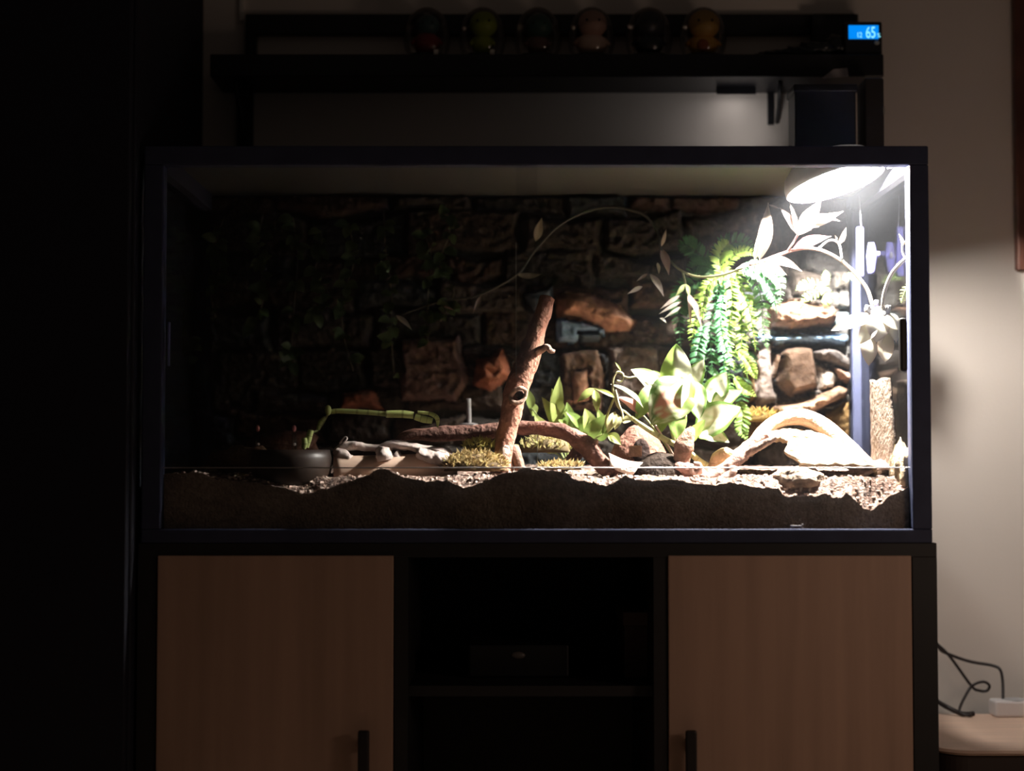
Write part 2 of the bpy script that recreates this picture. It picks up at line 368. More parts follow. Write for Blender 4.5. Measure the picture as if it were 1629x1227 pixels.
# lid, and pale bars standing in for reflections of its lit edges
b = MB(); lz = zt - 0.010
b.box(ix0, 0.460, FY + 0.028, TB - 0.025, lz, lz + 0.004); b.box(0.460, ix1, FY + 0.028, 2.538, lz, lz + 0.004); b.box(0.460, ix1, 2.70, TB - 0.025, lz, lz + 0.004)
b.build('lid', mat('grey_lid', (0.05, 0.05, 0.045), 0.6), ter)
for k, x in enumerate((0.604, 0.588, 0.572)):
    MB().box(x - 0.003, x + 0.003, FY + 0.03, 2.60, lz - 0.008, lz - 0.0002).build('reflection_bar', mat('pale_reflection', (0.6, 0.58, 0.68), 0.4), ter)
# small maker's mark at the foot of the front pane: a little grey crest, only a few pixels across
b = MB(); Yg = FY + 0.010
for (a, c, w) in (((1257, 837), (1276, 837.5), 3.0), ((1270, 838), (1279, 834), 1.6), ((1270, 838), (1279, 841), 1.8), ((1258, 838), (1264, 842), 2.0)):
    p0 = P(*a, Yg); p1 = P(*c, Yg); b.tube([p0, (p0 + p1) / 2, p1], M(w / 2, Yg), 6, sub=2, squash=0.3)
b.build('logo', mat('grey_print', (0.25, 0.23, 0.24), 0.5), ter)

# lamp
RX = Matrix.Rotation(math.radians(-15.5), 3, 'Y') if False else Matrix.Rotation(math.radians(-14.5), 3, 'Y')
RT = Matrix.Rotation(math.radians(-9), 3, 'X') @ RX
lc = P(1329, 292, 2.62)
lamp = thing('dome_lamp', 'glowing white dome lamp hanging under the right end of lid', 'lamp', lc)
prof = [(0.079, 0.0), (0.079, 0.010), (0.074, 0.024), (0.060, 0.038), (0.040, 0.047), (0.022, 0.051), (0.0, 0.052)]
MB().lathe(lc, prof, 48, rot=RT).build('reflector', mat('white_reflector', (0.88, 0.88, 0.88), 0.6, trans=0.05), lamp)
prof2 = [(0.0795, -0.001), (0.0815, 0.0), (0.0815, 0.011), (0.0765, 0.026), (0.0625, 0.040), (0.042, 0.0495), (0.024, 0.054), (0.0, 0.0555)]
MB().lathe(lc, prof2, 48, rot=RT).build('shade', mat('frosted_shade', (0.8, 0.8, 0.8), 0.5, trans=0.03), lamp)
em = bpy.data.materials.new('bulb_glow'); em.use_nodes = True
bb = em.node_tree.nodes['Principled BSDF']; bb.inputs['Emission Color'].default_value = (1.0, 0.93, 0.86, 1); bb.inputs['Emission Strength'].default_value = BULB
BC = lc + RT @ Vector((0, 0, 0.029))
MB().ell(BC, (0.019, 0.019, 0.019), 24, 14).build('bulb', em, lamp)
MB().tube([BC + RT @ Vector((0, 0, 0.017)), lc + RT @ Vector((0, 0, 0.051))], 0.009, 12).build('socket', mat('white_ceramic', (0.8, 0.8, 0.78), 0.4), lamp)

# ------------------------------------------------------------------ moulded rock background
def poly_sd(px, py, pts):
    inside = False; dmin = 1e9; n = len(pts)
    for i in range(n):
        x1, y1 = pts[i]; x2, y2 = pts[(i + 1) % n]
        if (y1 > py) != (y2 > py) and px < (x2 - x1) * (py - y1) / (y2 - y1) + x1: inside = not inside
        ex, ey = x2 - x1, y2 - y1; t = max(0, min(1, ((px - x1) * ex + (py - y1) * ey) / (ex * ex + ey * ey)))
        dmin = min(dmin, math.hypot(px - x1 - t * ex, py - y1 - t * ey))
    return dmin if inside else -dmin
RB = 2.935
rust, slate, brown, grey, ochre, pink, dslate = (0.46, 0.25, 0.17), (0.22, 0.36, 0.56), (0.13, 0.08, 0.055), (0.12, 0.105, 0.10), (0.13, 0.08, 0.032), (0.30, 0.19, 0.14), (0.06, 0.08, 0.10)
tan_ = (0.12, 0.078, 0.056)
ROCKS = [  # polygon in photo pixels on the panel, relief in m, colour, bevel px, roughness m
    ([(884, 478), (900, 468), (940, 470), (985, 490), (1014, 514), (1000, 530), (960, 530), (925, 520), (886, 512)], 0.075, rust, 22, 0.016),
    ([(882, 506), (925, 512), (962, 530), (958, 541), (925, 538), (915, 546), (888, 548)], 0.06, slate, 7, 0.006),
    ([(915, 528), (958, 533), (950, 546), (920, 544)], 0.045, dslate, 6, 0.004),
    ([(886, 560), (950, 556), (962, 600), (955, 655), (890, 650)], 0.035, brown, 9, 0.012),
    ([(905, 590), (935, 585), (940, 640), (908, 645)], 0.055, rust, 9, 0.010),
    ([(965, 550), (1045, 548), (1050, 640), (970, 650)], 0.03, (0.09, 0.07, 0.06), 9, 0.010),
    ([(1212, 490), (1250, 480), (1300, 486), (1332, 492), (1330, 522), (1290, 526), (1250, 530), (1214, 526)], 0.085, (0.2, 0.12, 0.085), 16, 0.022),
    ([(1196, 532), (1240, 538), (1300, 531), (1345, 534), (1340, 549), (1295, 547), (1240, 550), (1198, 552)], 0.062, slate, 5, 0.005),
    ([(1232, 562), (1245, 554), (1285, 552), (1290, 590), (1290, 622), (1250, 632), (1232, 612)], 0.080, tan_, 13, 0.004),
    ([(1226, 560), (1236, 566), (1230, 600), (1222, 600)], 0.05, brown, 5, 0.01),
    ([(1196, 545), (1228, 548), (1224, 600), (1232, 640), (1196, 646)], 0.040, (0.19, 0.155, 0.14), 8, 0.008),
    ([(1282, 556), (1330, 560), (1362, 575), (1362, 592), (1318, 586), (1292, 575)], 0.072, grey, 8, 0.012),
    ([(1291, 580), (1318, 590), (1335, 600), (1320, 620), (1291, 625)], 0.050, (0.42, 0.36, 0.32), 7, 0.010),
    ([(1310, 585), (1362, 594), (1362, 612), (1330, 608)], 0.080, pink, 8, 0.014),
    ([(1222, 650), (1250, 640), (1290, 632), (1330, 614), (1350, 620), (1340, 634), (1300, 655), (1260, 672), (1226, 668)], 0.082, (0.33, 0.215, 0.15), 10, 0.024),
    ([(1305, 662), (1340, 640), (1362, 628), (1362, 712), (1322, 712), (1300, 690)], 0.055, ochre, 7, 0.014),
    ([(1178, 668), (1200, 655), (1232, 665), (1240, 700), (1180, 706)], 0.08, ochre, 12, 0.020),
    ([(1322, 436), (1362, 436), (1362, 462), (1322, 463)], 0.050, (0.05, 0.045, 0.04), 6, 0.004),  # upper right blocks: shade high on the panel put into their colour
    ([(1318, 466), (1350, 465), (1350, 494), (1320, 496)], 0.050, (0.08, 0.078, 0.075), 6, 0.004),
    ([(1320, 498), (1350, 497), (1352, 524), (1322, 528)], 0.055, (0.13, 0.18, 0.20), 5, 0.004),
    ([(1250, 430), (1316, 438), (1316, 482), (1250, 476)], 0.030, (0.03, 0.024, 0.02), 9, 0.012),  # darkened, with the shade high on the panel put into its colour
    ([(1180, 575), (1196, 570), (1198, 640), (1180, 645)], 0.06, ochre, 8, 0.014),
    ([(760, 575), (800, 555), (815, 600), (780, 625), (755, 615)], 0.08, (0.3, 0.11, 0.06), 14, 0.014),
    ([(635, 540), (730, 535), (745, 600), (730, 640), (640, 640)], 0.05, (0.14, 0.09, 0.075), 12, 0.012),
    ([(545, 625), (600, 622), (615, 650), (540, 655)], 0.06, (0.26, 0.10, 0.06), 10, 0.012),
    ([(835, 470), (880, 455), (880, 480), (850, 500)], 0.06, dslate, 8, 0.008),
]
rr = random.Random(21); GEN = []
v = 300
while v < 740:
    hgt = rr.choice((44, 62, 84)); u = 225 - rr.random() * 90
    while u < 1370:
        w = rr.uniform(60, 190); g = 1.0
        j = lambda: rr.uniform(-11, 11)
        c = rr.choice([brown, brown, (0.11, 0.08, 0.065), dslate, (0.18, 0.095, 0.07), (0.14, 0.12, 0.11), (0.10, 0.085, 0.075)])
        c = mixc(tuple((0.28 if v < 430 else 0.5) * q for q in c), (0.022, 0.02, 0.018) if v < 430 else (0.03, 0.027, 0.024), 0.45)  # upper rows painted darker: shade above the lamp's reach put into colour
        if u > 1150: c = mixc(tuple(.5 * q for q in c), (0.022, 0.021, 0.02), 0.7) if v < 470 else mixc(c, (0.05, 0.046, 0.042), 0.6)  # upper right rows darkened further in colour, standing in for shade
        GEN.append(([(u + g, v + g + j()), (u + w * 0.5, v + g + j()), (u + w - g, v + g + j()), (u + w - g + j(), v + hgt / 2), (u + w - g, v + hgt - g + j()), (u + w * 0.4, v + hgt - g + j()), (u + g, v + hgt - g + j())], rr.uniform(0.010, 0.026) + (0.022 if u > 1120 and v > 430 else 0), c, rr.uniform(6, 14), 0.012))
        u += w
    v += hgt
def fbm(p): return mn.noise(p) + 0.5 * mn.noise(p * 2.1) + 0.27 * mn.noise(p * 4.3) + 0.15 * mn.noise(p * 9)
NU, NV = 380, 158
u0, u1, v0, v1 = PX(0, 1) * 0 + 814.5 + (ix0 + 0.002) / RB * F, 814.5 + (ix1 - 0.012) / RB * F, 318, 772
hh = [[0.0] * (NU + 1) for _ in range(NV + 1)]; cc = [[(0.03, 0.028, 0.025)] * (NU + 1) for _ in range(NV + 1)]
for lst in (GEN, ROCKS):
    for pts, hg, col, bev, rgh in lst:
        xs = [p[0] for p in pts]; ys = [p[1] for p in pts]
        i0 = max(0, int((min(xs) - u0) / (u1 - u0) * NU)); i1 = min(NU, int((max(xs) - u0) / (u1 - u0) * NU) + 1)
        j0 = max(0, int((min(ys) - v0) / (v1 - v0) * NV)); j1 = min(NV, int((max(ys) - v0) / (v1 - v0) * NV) + 1)
        for jj in range(j0, j1 + 1):
            for ii in range(i0, i1 + 1):
                uu = u0 + (u1 - u0) * ii / NU; vv = v0 + (v1 - v0) * jj / NV
                wob = Vector((uu * 0.03, vv * 0.03, hg * 90))
                sd = poly_sd(uu + 5 * mn.noise(wob), vv + 5 * mn.noise(wob + Vector((9, 9, 0))), pts)
                if sd <= 0: continue
                q = fbm(Vector((uu * 0.045, vv * 0.06, hg * 300)))
                ridge = 1 - abs(q)
                h = 0.006 + hg * (1 - (1 - min(1, sd / bev)) ** 2.2) + rgh * (ridge - 0.6) * min(1, sd / bev)
                if lst is ROCKS or h > hh[jj][ii]:
                    hh[jj][ii] = h
                    t = 0.5 + 0.5 * fbm(Vector((uu * 0.08, vv * 0.08, 5 + hg * 100)))
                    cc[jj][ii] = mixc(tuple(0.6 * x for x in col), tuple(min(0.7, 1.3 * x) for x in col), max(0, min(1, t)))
b = MB(); vs = []; cs = []
for jj in range(NV + 1):
    for ii in range(NU + 1):
        p = P(u0 + (u1 - u0) * ii / NU, v0 + (v1 - v0) * jj / NV, RB)
        p.y = RB - 0.004 - max(0.0, hh[jj][ii]) * (1 - 0.6 * sm(NU - 16, NU, ii)) - 0.0015 * mn.noise(p * 150)
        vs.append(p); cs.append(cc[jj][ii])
m = NU + 1
fs = [[j * m + i, (j + 1) * m + i, (j + 1) * m + i + 1, j * m + i + 1] for j in range(NV) for i in range(NU)]
b.add(vs, fs, cs, True)
rw = b.build('rock_background', mat('moulded_rock', (1, 1, 1), 0.85, spec=0.15, vcol=True, noise=0.12, nscale=90, bump=0.5, bscale=120), label='moulded stone wall panel covering the back of the terrarium', cat='background panel')
mdf = rw.modifiers.new('thickness', 'SOLIDIFY'); mdf.thickness = 0.004; mdf.offset = -1

# ------------------------------------------------------------------ soil
EDGE = [(238, 755), (320, 752), (345, 763), (400, 767), (420, 770), (460, 778), (480, 786), (497, 785), (520, 778), (550, 768), (585, 757), (598, 748), (612, 745), (626, 752), (640, 759), (680, 766), (712, 764), (730, 774), (745, 776), (775, 764), (800, 753), (820, 750), (836, 744), (850, 747), (880, 749), (900, 752), (912, 762), (940, 768), (965, 773), (978, 768), (992, 757), (1010, 763), (1040, 765), (1070, 762), (1100, 769), (1140, 772), (1160, 767), (1200, 775), (1238, 777), (1246, 790), (1300, 789), (1312, 784), (1322, 792), (1338, 792), (1345, 783), (1358, 795), (1372, 809), (1385, 812), (1400, 802), (1412, 790), (1435, 780), (1452, 770)]
SY0, SY1 = FY + 0.019, 2.93
def edge_py(px):
    for (a, c) in zip(EDGE, EDGE[1:]):
        if a[0] <= px <= c[0]:
            t = (px - a[0]) / (c[0] - a[0]); return a[1] + (c[1] - a[1]) * t
    return 755
SNX, SNY = 420, 60
def soil_z(x, y):
    px = W / 2 + x / SY0 * F
    ze = PZ(edge_py(px) + 2.5 * mn.noise(Vector((px * 0.12, 0, 0))), SY0)
    zi = 0.8475 + 0.006 * mn.noise(Vector((x * 9, y * 9, 0))) + 0.004 * mn.noise(Vector((x * 30, y * 30, 1))) + 0.014 * sm(2.66, 2.85, y)
    t = sm(SY0 + 0.003, SY0 + 0.03, y)
    return ze * (1 - t) + zi * t + (0.0022 * mn.noise(Vector((x * 120, y * 120, 3))) + 0.0016 * mn.noise(Vector((x * 260, y * 260, 5)))) * min(1, (y - SY0) / 0.006)
vs = []; cs = []; xa, xb = ix0 + 0.001, ix1 - 0.001
def soilc(x, y, z):
    n = mn.noise(Vector((x * 160, y * 160, z * 160))); k = mn.noise(Vector((x * 25, y * 25, z * 25)))
    c = mixc((0.13, 0.075, 0.055), (0.21, 0.13, 0.10), 0.5 + 0.5 * k)
    if n > 0.28: c = (0.52, 0.40, 0.34)
    elif n < -0.35: c = (0.05, 0.03, 0.025)
    return c
for j in range(SNY + 1):
    y = SY0 + (SY1 - SY0) * (j / SNY) ** 1.5
    for i in range(SNX + 1):
        x = xa + (xb - xa) * i / SNX; z = soil_z(x, y); vs.append((x, y, z)); cs.append(soilc(x, y, z))
m = SNX + 1
fs = [[j * m + i, j * m + i + 1, (j + 1) * m + i + 1, (j + 1) * m + i] for j in range(SNY) for i in range(SNX)]
o = len(vs); NZ = 22
for k in range(NZ + 1):
    for i in range(SNX + 1):
        x = xa + (xb - xa) * i / SNX; zt_ = soil_z(x, SY0); z = zt_ + (zb + 0.008 - zt_) * k / NZ
        n = mn.noise(Vector((x * 60, 7, z * 60))); f = mn.noise(Vector((x * 14, 2, z * 14)))
        vs.append((x, SY0 + (0.0015 * abs(n) if 0 < k < NZ else 0), z)); c = mixc((0.15, 0.11, 0.09), (0.40, 0.31, 0.26), max(0, 0.5 + 0.6 * f + 0.2 * n)); cs.append(c)  # front face lighter than the top: glow behind the glass put into colour
fs += [[o + k * m + i, o + (k + 1) * m + i, o + (k + 1) * m + i + 1, o + k * m + i + 1] for k in range(NZ) for i in range(SNX)]
# closing sides, back and bottom
o2 = len(vs)
bz = zb + 0.008
for (x, y) in ((xa, SY0), (xb, SY0), (xb, SY1), (xa, SY1)): vs.append((x, y, bz)); cs.append((0.05, 0.03, 0.02))
for (x, y) in ((xa, SY1), (xb, SY1)): vs.append((x, y, soil_z(x, SY1))); cs.append((0.05, 0.03, 0.02))
vs += [(xa, SY0, soil_z(xa, SY0)), (xb, SY0, soil_z(xb, SY0))]; cs += [(0.05, 0.03, 0.02)] * 2
fs += [[o2, o2 + 3, o2 + 2, o2 + 1], [o2 + 3, o2 + 4, o2 + 5, o2 + 2], [o2, o2 + 6, o2 + 4, o2 + 3], [o2 + 1, o2 + 2, o2 + 5, o2 + 7]]
MB().add(vs, fs, cs, True).build('soil', mat('soil', (1, 1, 1), 0.9, vcol=True, noise=0.25, nscale=140, bump=0.8, bscale=300), label='dark brown soil with pale flecks filling the terrarium bottom', cat='soil', kind='stuff')
SZ = lambda p: soil_z(p[0], p[1])

# pale wood chips strewn on the soil: uncountable crumbs
b = MB(); rc = random.Random(3)
for k in range(900):
    x = rc.uniform(ix0 + 0.02, ix1 - 0.01); y = SY0 + 0.006 + 0.2 * rc.random() ** 2
    z = soil_z(x, y); s_ = rc.uniform(0.0018, 0.0045)
    R = Matrix.Rotation(rc.random() * 6, 3, 'Z') @ Matrix.Rotation(rc.uniform(-.6, .6), 3, 'X')
    c = mixc((0.42, 0.28, 0.22), (0.62, 0.50, 0.44), rc.random())
    vv_ = [R @ Vector(q) * s_ + Vector((x, y, z + s_ * 0.2)) for q in ((-1, -.6, -.3), (1.1, -.5, -.2), (.9, .6, -.3), (-.8, .5, -.3), (-.7, -.4, .35), (.8, -.3, .3), (.7, .4, .4), (-.6, .35, .3))]
    b.add(vv_, [[0, 3, 2, 1], [4, 5, 6, 7], [0, 1, 5, 4], [1, 2, 6, 5], [2, 3, 7, 6], [3, 0, 4, 7]], c, False)
b.build('wood_chips', mat('chips', (1, 1, 1), 0.8, vcol=True), label='pale wood chips scattered over the soil surface', cat='wood chips', kind='stuff')

# ------------------------------------------------------------------ driftwood, bark, stones
bark = mat('wood_bark', (1, 1, 1), 0.85, spec=0.12, vcol=True, noise=0.3, nscale=25, bump=0.7, bscale=110, stretch=(1, 1, 1))
def ncol(a, c, f=30, ph=0.0):
    def g(u, th): return mixc(a, c, max(0, min(1, 0.5 + 0.7 * mn.noise(Vector((u * f * 0.3, th * 1.2, ph))) + 0.3 * mn.noise(Vector((u * f, th * 2, ph))))))
    return g
# upright branch
YB = 2.63
br = thing('driftwood_branch', 'upright reddish brown branch leaning right, standing in the soil mid tank', 'branch', Vector((PX(803, YB), YB, soil_z(PX(803, YB), YB))))
b = MB()
b.tube([P(798, 752, YB - .01), P(801, 722, YB - .005), P(807, 685, YB), P(815, 650, YB), P(822, 622, YB + .005), P(833, 590, YB + .01), P(846, 555, YB + .015), P(855, 525, YB + .02), P(866, 492, YB + .025), P(871, 475, YB + .03)],
       [.020, .0165, .0165, .0175, .0195, .0185, .018, .0145, .0135, .0130], 20, ncol((0.34, 0.15, 0.105), (0.55, 0.30, 0.22)), rough=0.16, nfreq=45, sub=6)
b.build('stem', bark, br)
b = MB(); b.tube([P(852, 560, YB + .01), P(862, 556, YB - .01), P(870, 552, YB - .015), P(876, 558, YB - .012), P(882, 559, YB - .01)], [.008, .006, .005, .0045, .003], 10, (0.5, 0.34, 0.28), rough=.2, sub=4); b.build('twig_stub', bark, br)
b = MB(); b.tube([P(812, 632, YB - .012), P(818, 622, YB - .022), P(828, 617, YB - .022), P(836, 622, YB - .018), P(835, 633, YB - .018), P(826, 641, YB - .02), P(816, 640, YB - .02), P(812, 632, YB - .014)], [.0035] * 8, 8, (0.52, 0.35, 0.28), rough=.25, sub=4); b.ell(P(825, 629, YB - .014), (.009, .004, .009), 14, 8, (0.05, 0.03, 0.025)); b.build('knot', bark, br)
b = MB(); b.tube([P(806, 700, YB - .012), P(803, 715, YB - .017), P(799, 730, YB - .018), P(796, 744, YB - .02)], [.003, .009, .010, .006], 12, (0.74, 0.56, 0.48), rough=.1, sub=4, squash=0.6); b.build('bare_wood', bark, br, label='pale patch of stripped wood at the foot')
b = MB(); b.tube([P(817, 712, YB), P(822, 730, YB - .01), P(830, 752, YB - .015)], [.010, .010, .007], 10, (0.30, 0.17, 0.13), rough=.2, sub=4); b.build('root', bark, br)

# long arched driftwood
YA = 2.66
ar = thing('arched_driftwood', 'dark brown arched root spanning the soil behind the upright branch', 'driftwood', P(850, 755, YA))
b = MB(); b.tube([P(630, 712, YA + .02), P(645, 694, YA + .02), P(700, 690, YA + .03), P(760, 689, YA + .03), P(815, 682, YA + .02), P(865, 681, YA), P(905, 692, YA - .02), P(935, 712, YA - .04), P(955, 735, YA - .05), P(976, 758, YA - .065)],
       [.007, .008, .012, .014, .011, .011, .013, .016, .015, .010], 16, ncol((0.10, 0.05, 0.04), (0.28, 0.15, 0.12)), rough=0.22, nfreq=50, sub=6); b.build('stem', bark, ar)
b = MB(); b.tube([P(943, 716, YA - .045), P(948, 705, YA - .05), P(951, 699, YA - .05)], [.006, .004, .001], 8, (0.42, 0.24, 0.2), rough=.2, sub=3); b.build('thorn', bark, ar)
b = MB(); b.tube([P(920, 718, YA - .02), P(905, 738, YA - .03), P(888, 752, YA - .03)], [.012, .010, .006], 10, (0.10, 0.055, 0.045), rough=.2, sub=4); b.build('side_root', bark, ar)

# long half-buried bamboo
b = MB(); ybm = 2.60
p0, p1 = P(531, 752, ybm), P(726, 745, ybm + .02); b.tube([p0, p0 * .75 + p1 * .25, p0 * .5 + p1 * .5, p0 * .25 + p1 * .75, p1], [.0245, .0235, .023, .0225, .021], 28, (0.74, 0.54, 0.42), rough=.02, sub=3, cap=False)
bmb = thing('bamboo_tube', 'smooth pale bamboo tube lying on the soil left of the branch', 'bamboo', P(628, 768, ybm))
b.build('tube', mat('bamboo', (1, 1, 1), 0.5, vcol=True, noise=0.08, nscale=14, stretch=(0.6, 8, 8), bump=0.05), bmb, solid=0.004)
b = MB(); b.tube([p0 * .36 + p1 * .64, p0 * .355 + p1 * .645], [.0237, .0237], 28, (0.45, 0.30, 0.2), sub=1); b.build('node_ring', mat('bamboo_node', (1, 1, 1), .6, vcol=True), bmb)

# flat pale driftwood on the bamboo, with hollows between its arms
pd = thing('pale_driftwood', 'flat whitish grey driftwood with hollows lying on the bamboo tube', 'driftwood', P(625, 735, ybm + .03))
b = MB(); Yp = 2.615
arms = [([(533, 720), (545, 711), (565, 709), (580, 712), (605, 713), (622, 708), (650, 711), (680, 716), (705, 721), (719, 728)], [.005, .007, .0075, .006, .0055, .008, .007, .006, .009, .007], 0),
        ([(534, 716), (542, 724), (556, 731), (560, 734)], [.006, .010, .009, .006], -.01), ([(612, 711), (611, 720), (613, 733)], [.009, .013, .014], -.01), ([(628, 722), (640, 733)], [.008, .006], -.006),
        ([(664, 720), (680, 727), (700, 731), (716, 733)], [.008, .011, .013, .009], -.012), ([(545, 706), (552, 698), (548, 696), (540, 706)], [.0015, .0015, .0015, .0015], -.01)]
for pts, rd, dy in arms: b.tube([P(x, y, Yp + dy) for x, y in pts], [r * 1.0 for r in rd], 14, ncol((0.44, 0.36, 0.33), (0.62, 0.52, 0.48)), rough=.35, nfreq=70, sub=5, squash=1.9)
b.build('wood', mat('pale_wood', (1, 1, 1), .7, vcol=True, bump=.4, bscale=90), pd)
b = MB(); b.tube([P(556, 728, 2.645), P(620, 725, 2.65), P(690, 724, 2.645)], [.010, .012, .009], 12, (0.13, 0.08, 0.07), rough=.2, sub=4); b.build('hollow_shade', bark, pd, label='dark rod standing in for shade in the hollows')  # dark rod behind the arms, standing in for shade in the hollows

# dark drinking bowl at left, with highlights
Yw = 2.615
wb = thing('water_bowl', 'dark brown round bowl sunk in the soil left of the bamboo', 'bowl', P(468, 783, Yw))
rw_ = M(128, Yw) / 2; zw = PZ(783, Yw)
hW = PZ(716, Yw) - zw
b = MB(); cB = Vector((PX(468, Yw), Yw, zw)); cB.y = FY + 0.022 + rw_
b.lathe(cB, [(0, 0), (rw_ * .62, 0), (rw_ * .86, hW * .16), (rw_ * .98, hW * .5), (rw_ * 0.99, hW * .8), (rw_ * .94, hW), (rw_ * .88, hW), (rw_ * .88, hW * .6), (rw_ * .7, hW * .35), (0, hW * .3)], 40)
b.build('bowl', mat('brown_glaze', (0.022, 0.012, 0.008), 0.45, noise=.5, nscale=18), wb)
b = MB(); b.lathe(cB + Vector((0, 0, hW * .62)), [(0, 0), (rw_ * .86, 0)], 32); b.build('water', mat('dark_water', (0.01, 0.01, 0.012), 0.03), wb)
for i, px in enumerate((410, 468)):
    pg = thing('feeding_pipette', ('left' if i == 0 else 'right') + ' one of two clear upright pipettes with pink tips by the bowl', 'pipette', P(px, 735, 2.76), group='pink tipped pipettes')
    b = MB(); b.tube([P(px, 748, 2.76), P(px, 720, 2.76), P(px, 702, 2.76), P(px, 690, 2.76)], [.0042, .004, .0038, .0026], 10, sub=3); b.build('tube', glass('clear_plastic', (0.8, 0.78, 0.78), 1.0, .12), pg)
    MB().ell(P(px, 682, 2.76), (.0035, .0035, .0058), 12, 8).build('tip', mat('pink_rubber', (0.85, 0.36, 0.34), 0.35), pg)
    MB().ell(P(px + 1, 707, 2.752), (.0024, .0024, .0024), 10, 6).build('bead', mat('white_bead', (0.8, 0.75, 0.72), 0.3), pg)

# brown rock behind the bowl
b = MB(); b.ell(P(385, 732, 2.72), (.055, .04, .022), 24, 12, (0.16, 0.09, 0.06), rough=.35); b.build('brown_stone', bark, label='low brown stone half buried left of the dark bowl', cat='stone')
b = MB(); b.ell(P(450, 712, 2.84), (.06, .03, .03), 24, 12, (0.13, 0.065, 0.045), rough=.35, seed=4); b.build('dark_stone', bark, label='dark rounded stone behind the bowl and the pipettes', cat='stone')

# coconut hide behind the segmented vine
Yc = 2.74
b = MB(); b.ell(P(1016, 742, Yc), (M(45, Yc), .045, M(64, Yc)), 36, 18, (0.20, 0.10, 0.075), rough=.08, z0=-.2)
ch = thing('coconut_hide', 'brown half coconut shell hide behind the fallen bark piece', 'hide', P(1016, 756, Yc)); b.build('shell', bark, ch)
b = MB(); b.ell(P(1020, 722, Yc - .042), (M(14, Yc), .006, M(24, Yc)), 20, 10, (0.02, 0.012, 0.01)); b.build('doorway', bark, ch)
b = MB(); b.box(PX(1001, 2.67), PX(1021, 2.67), 2.67, 2.685, PZ(727, 2.67), PZ(709, 2.67), (0.5, 0.3, 0.26), bev=.002); b.build('pink_stone', bark, label='small flat pinkish stone standing before the coconut hide', cat='stone')

# dark domed pot, foot of the spotted-leaf plant
Yq = 2.61
b = MB(); b.ell(P(1052, 765, Yq), (M(48, Yq), .04, M(45, Yq)), 36, 18, (0.03, 0.02, 0.015), rough=.06, z0=0)
dq = b.build('dark_mound', bark, label='dark domed lump of bark under the white spotted plant', cat='bark')
b = MB(); b.tube([P(1083, 737, 2.59), P(1088, 712, 2.59), P(1096, 692, 2.595), P(1101, 680, 2.60)], [.013, .016, .011, .004], 14, ncol((0.22, 0.13, 0.09), (0.33, 0.2, 0.15)), rough=.15, sub=5, squash=.5)
b.build('bark_shard', bark, label='pointed upright brown bark shard under the white plant', cat='bark')
b = MB()
for (pts, rd) in (([(1072, 742), (1090, 748), (1110, 752), (1124, 764)], [.007, .012, .012, .008]), ([(1085, 762), (1110, 758), (1135, 766)], [.008, .010, .006])): b.tube([P(x, y, 2.585) for x, y in pts], rd, 12, ncol((0.34, 0.18, 0.15), (0.5, 0.3, 0.25)), rough=.35, sub=5)
b.tube([P(1104, 738, 2.575), P(1112, 740, 2.572), P(1114, 748, 2.572), P(1108, 754, 2.572), P(1101, 750, 2.572), P(1102, 742, 2.573)], .0045, 8, (0.6, 0.42, 0.36), rough=.3)
b.build('gnarled_wood', bark, label='small pink brown gnarled wood with a round hole, front soil', cat='driftwood')

# white curved bark fragment
b = MB(); vs = []; n1, n2 = 14, 8
for i in range(n1 + 1):
    for j in range(n2 + 1):
        u, v = i / n1, j / n2; a = P(968 + 55 * u, 722 + 15 * u, 2.60); c = P(970 + 38 * u, 741 + 14 * u, 2.56)
        q = a * (1 - v) + c * v; q.z += .004 * math.sin(PI * v) - .004 * math.sin(PI * u); q.y -= .012 * math.sin(PI * v)
        vs.append(q)
b.add(vs, [[i * (n2 + 1) + j, i * (n2 + 1) + j + 1, (i + 1) * (n2 + 1) + j + 1, (i + 1) * (n2 + 1) + j] for i in range(n1) for j in range(n2)], (0.72, 0.6, 0.52))
b.build('eggshell_shard', bark, solid=.003, label='cream curved bark shard lying right of the arched root foot', cat='bark')

# bark hide and the arch over it
bh = thing('cork_hide', 'pale cork bark hide with a dark opening under the lamp', 'hide', P(1280, 760, 2.66))
b = MB(); vs = []; cs = []; n1, n2 = 44, 16
def hidep(u, v, off=0.0):
    # u along the width, v front to back
    px = 1150 + 235 * u
    top = 50 * math.sin(PI * u) ** 0.62 + 23 * math.sin(PI * u) ** 2 + 8 * math.sin(u * 9) * math.sin(PI * u)
    ang = v
    y = 2.59 + 0.15 * v
    p = P(px, 758 - top * (0.78 + 0.30 * math.sin(PI * (0.15 + 0.7 * v))), 2.62); p.y = y
    p.z += 0.004 * fbm(Vector((px * .06, y * 40, 2)))
    return p
for i in range(n1 + 1):
    for j in range(n2 + 1):
        u, v = i / n1, j / n2; q = hidep(u, v)
        if j == 0 and 0.02 < u < 0.42: q.z = max(q.z - 0.004 * abs(math.sin(u * 60)), 0.86)
        vs.append(q); t = 0.5 + 0.6 * mn.noise(q * 60); cs.append(mixc((0.42, 0.27, 0.14), (0.72, 0.54, 0.36), max(0, min(1, t))))
b.add(vs, [[i * (n2 + 1) + j, (i + 1) * (n2 + 1) + j, (i + 1) * (n2 + 1) + j + 1, i * (n2 + 1) + j + 1] for i in range(n1) for j in range(n2)], cs)
b.build('shell', bark, bh, solid=.009)
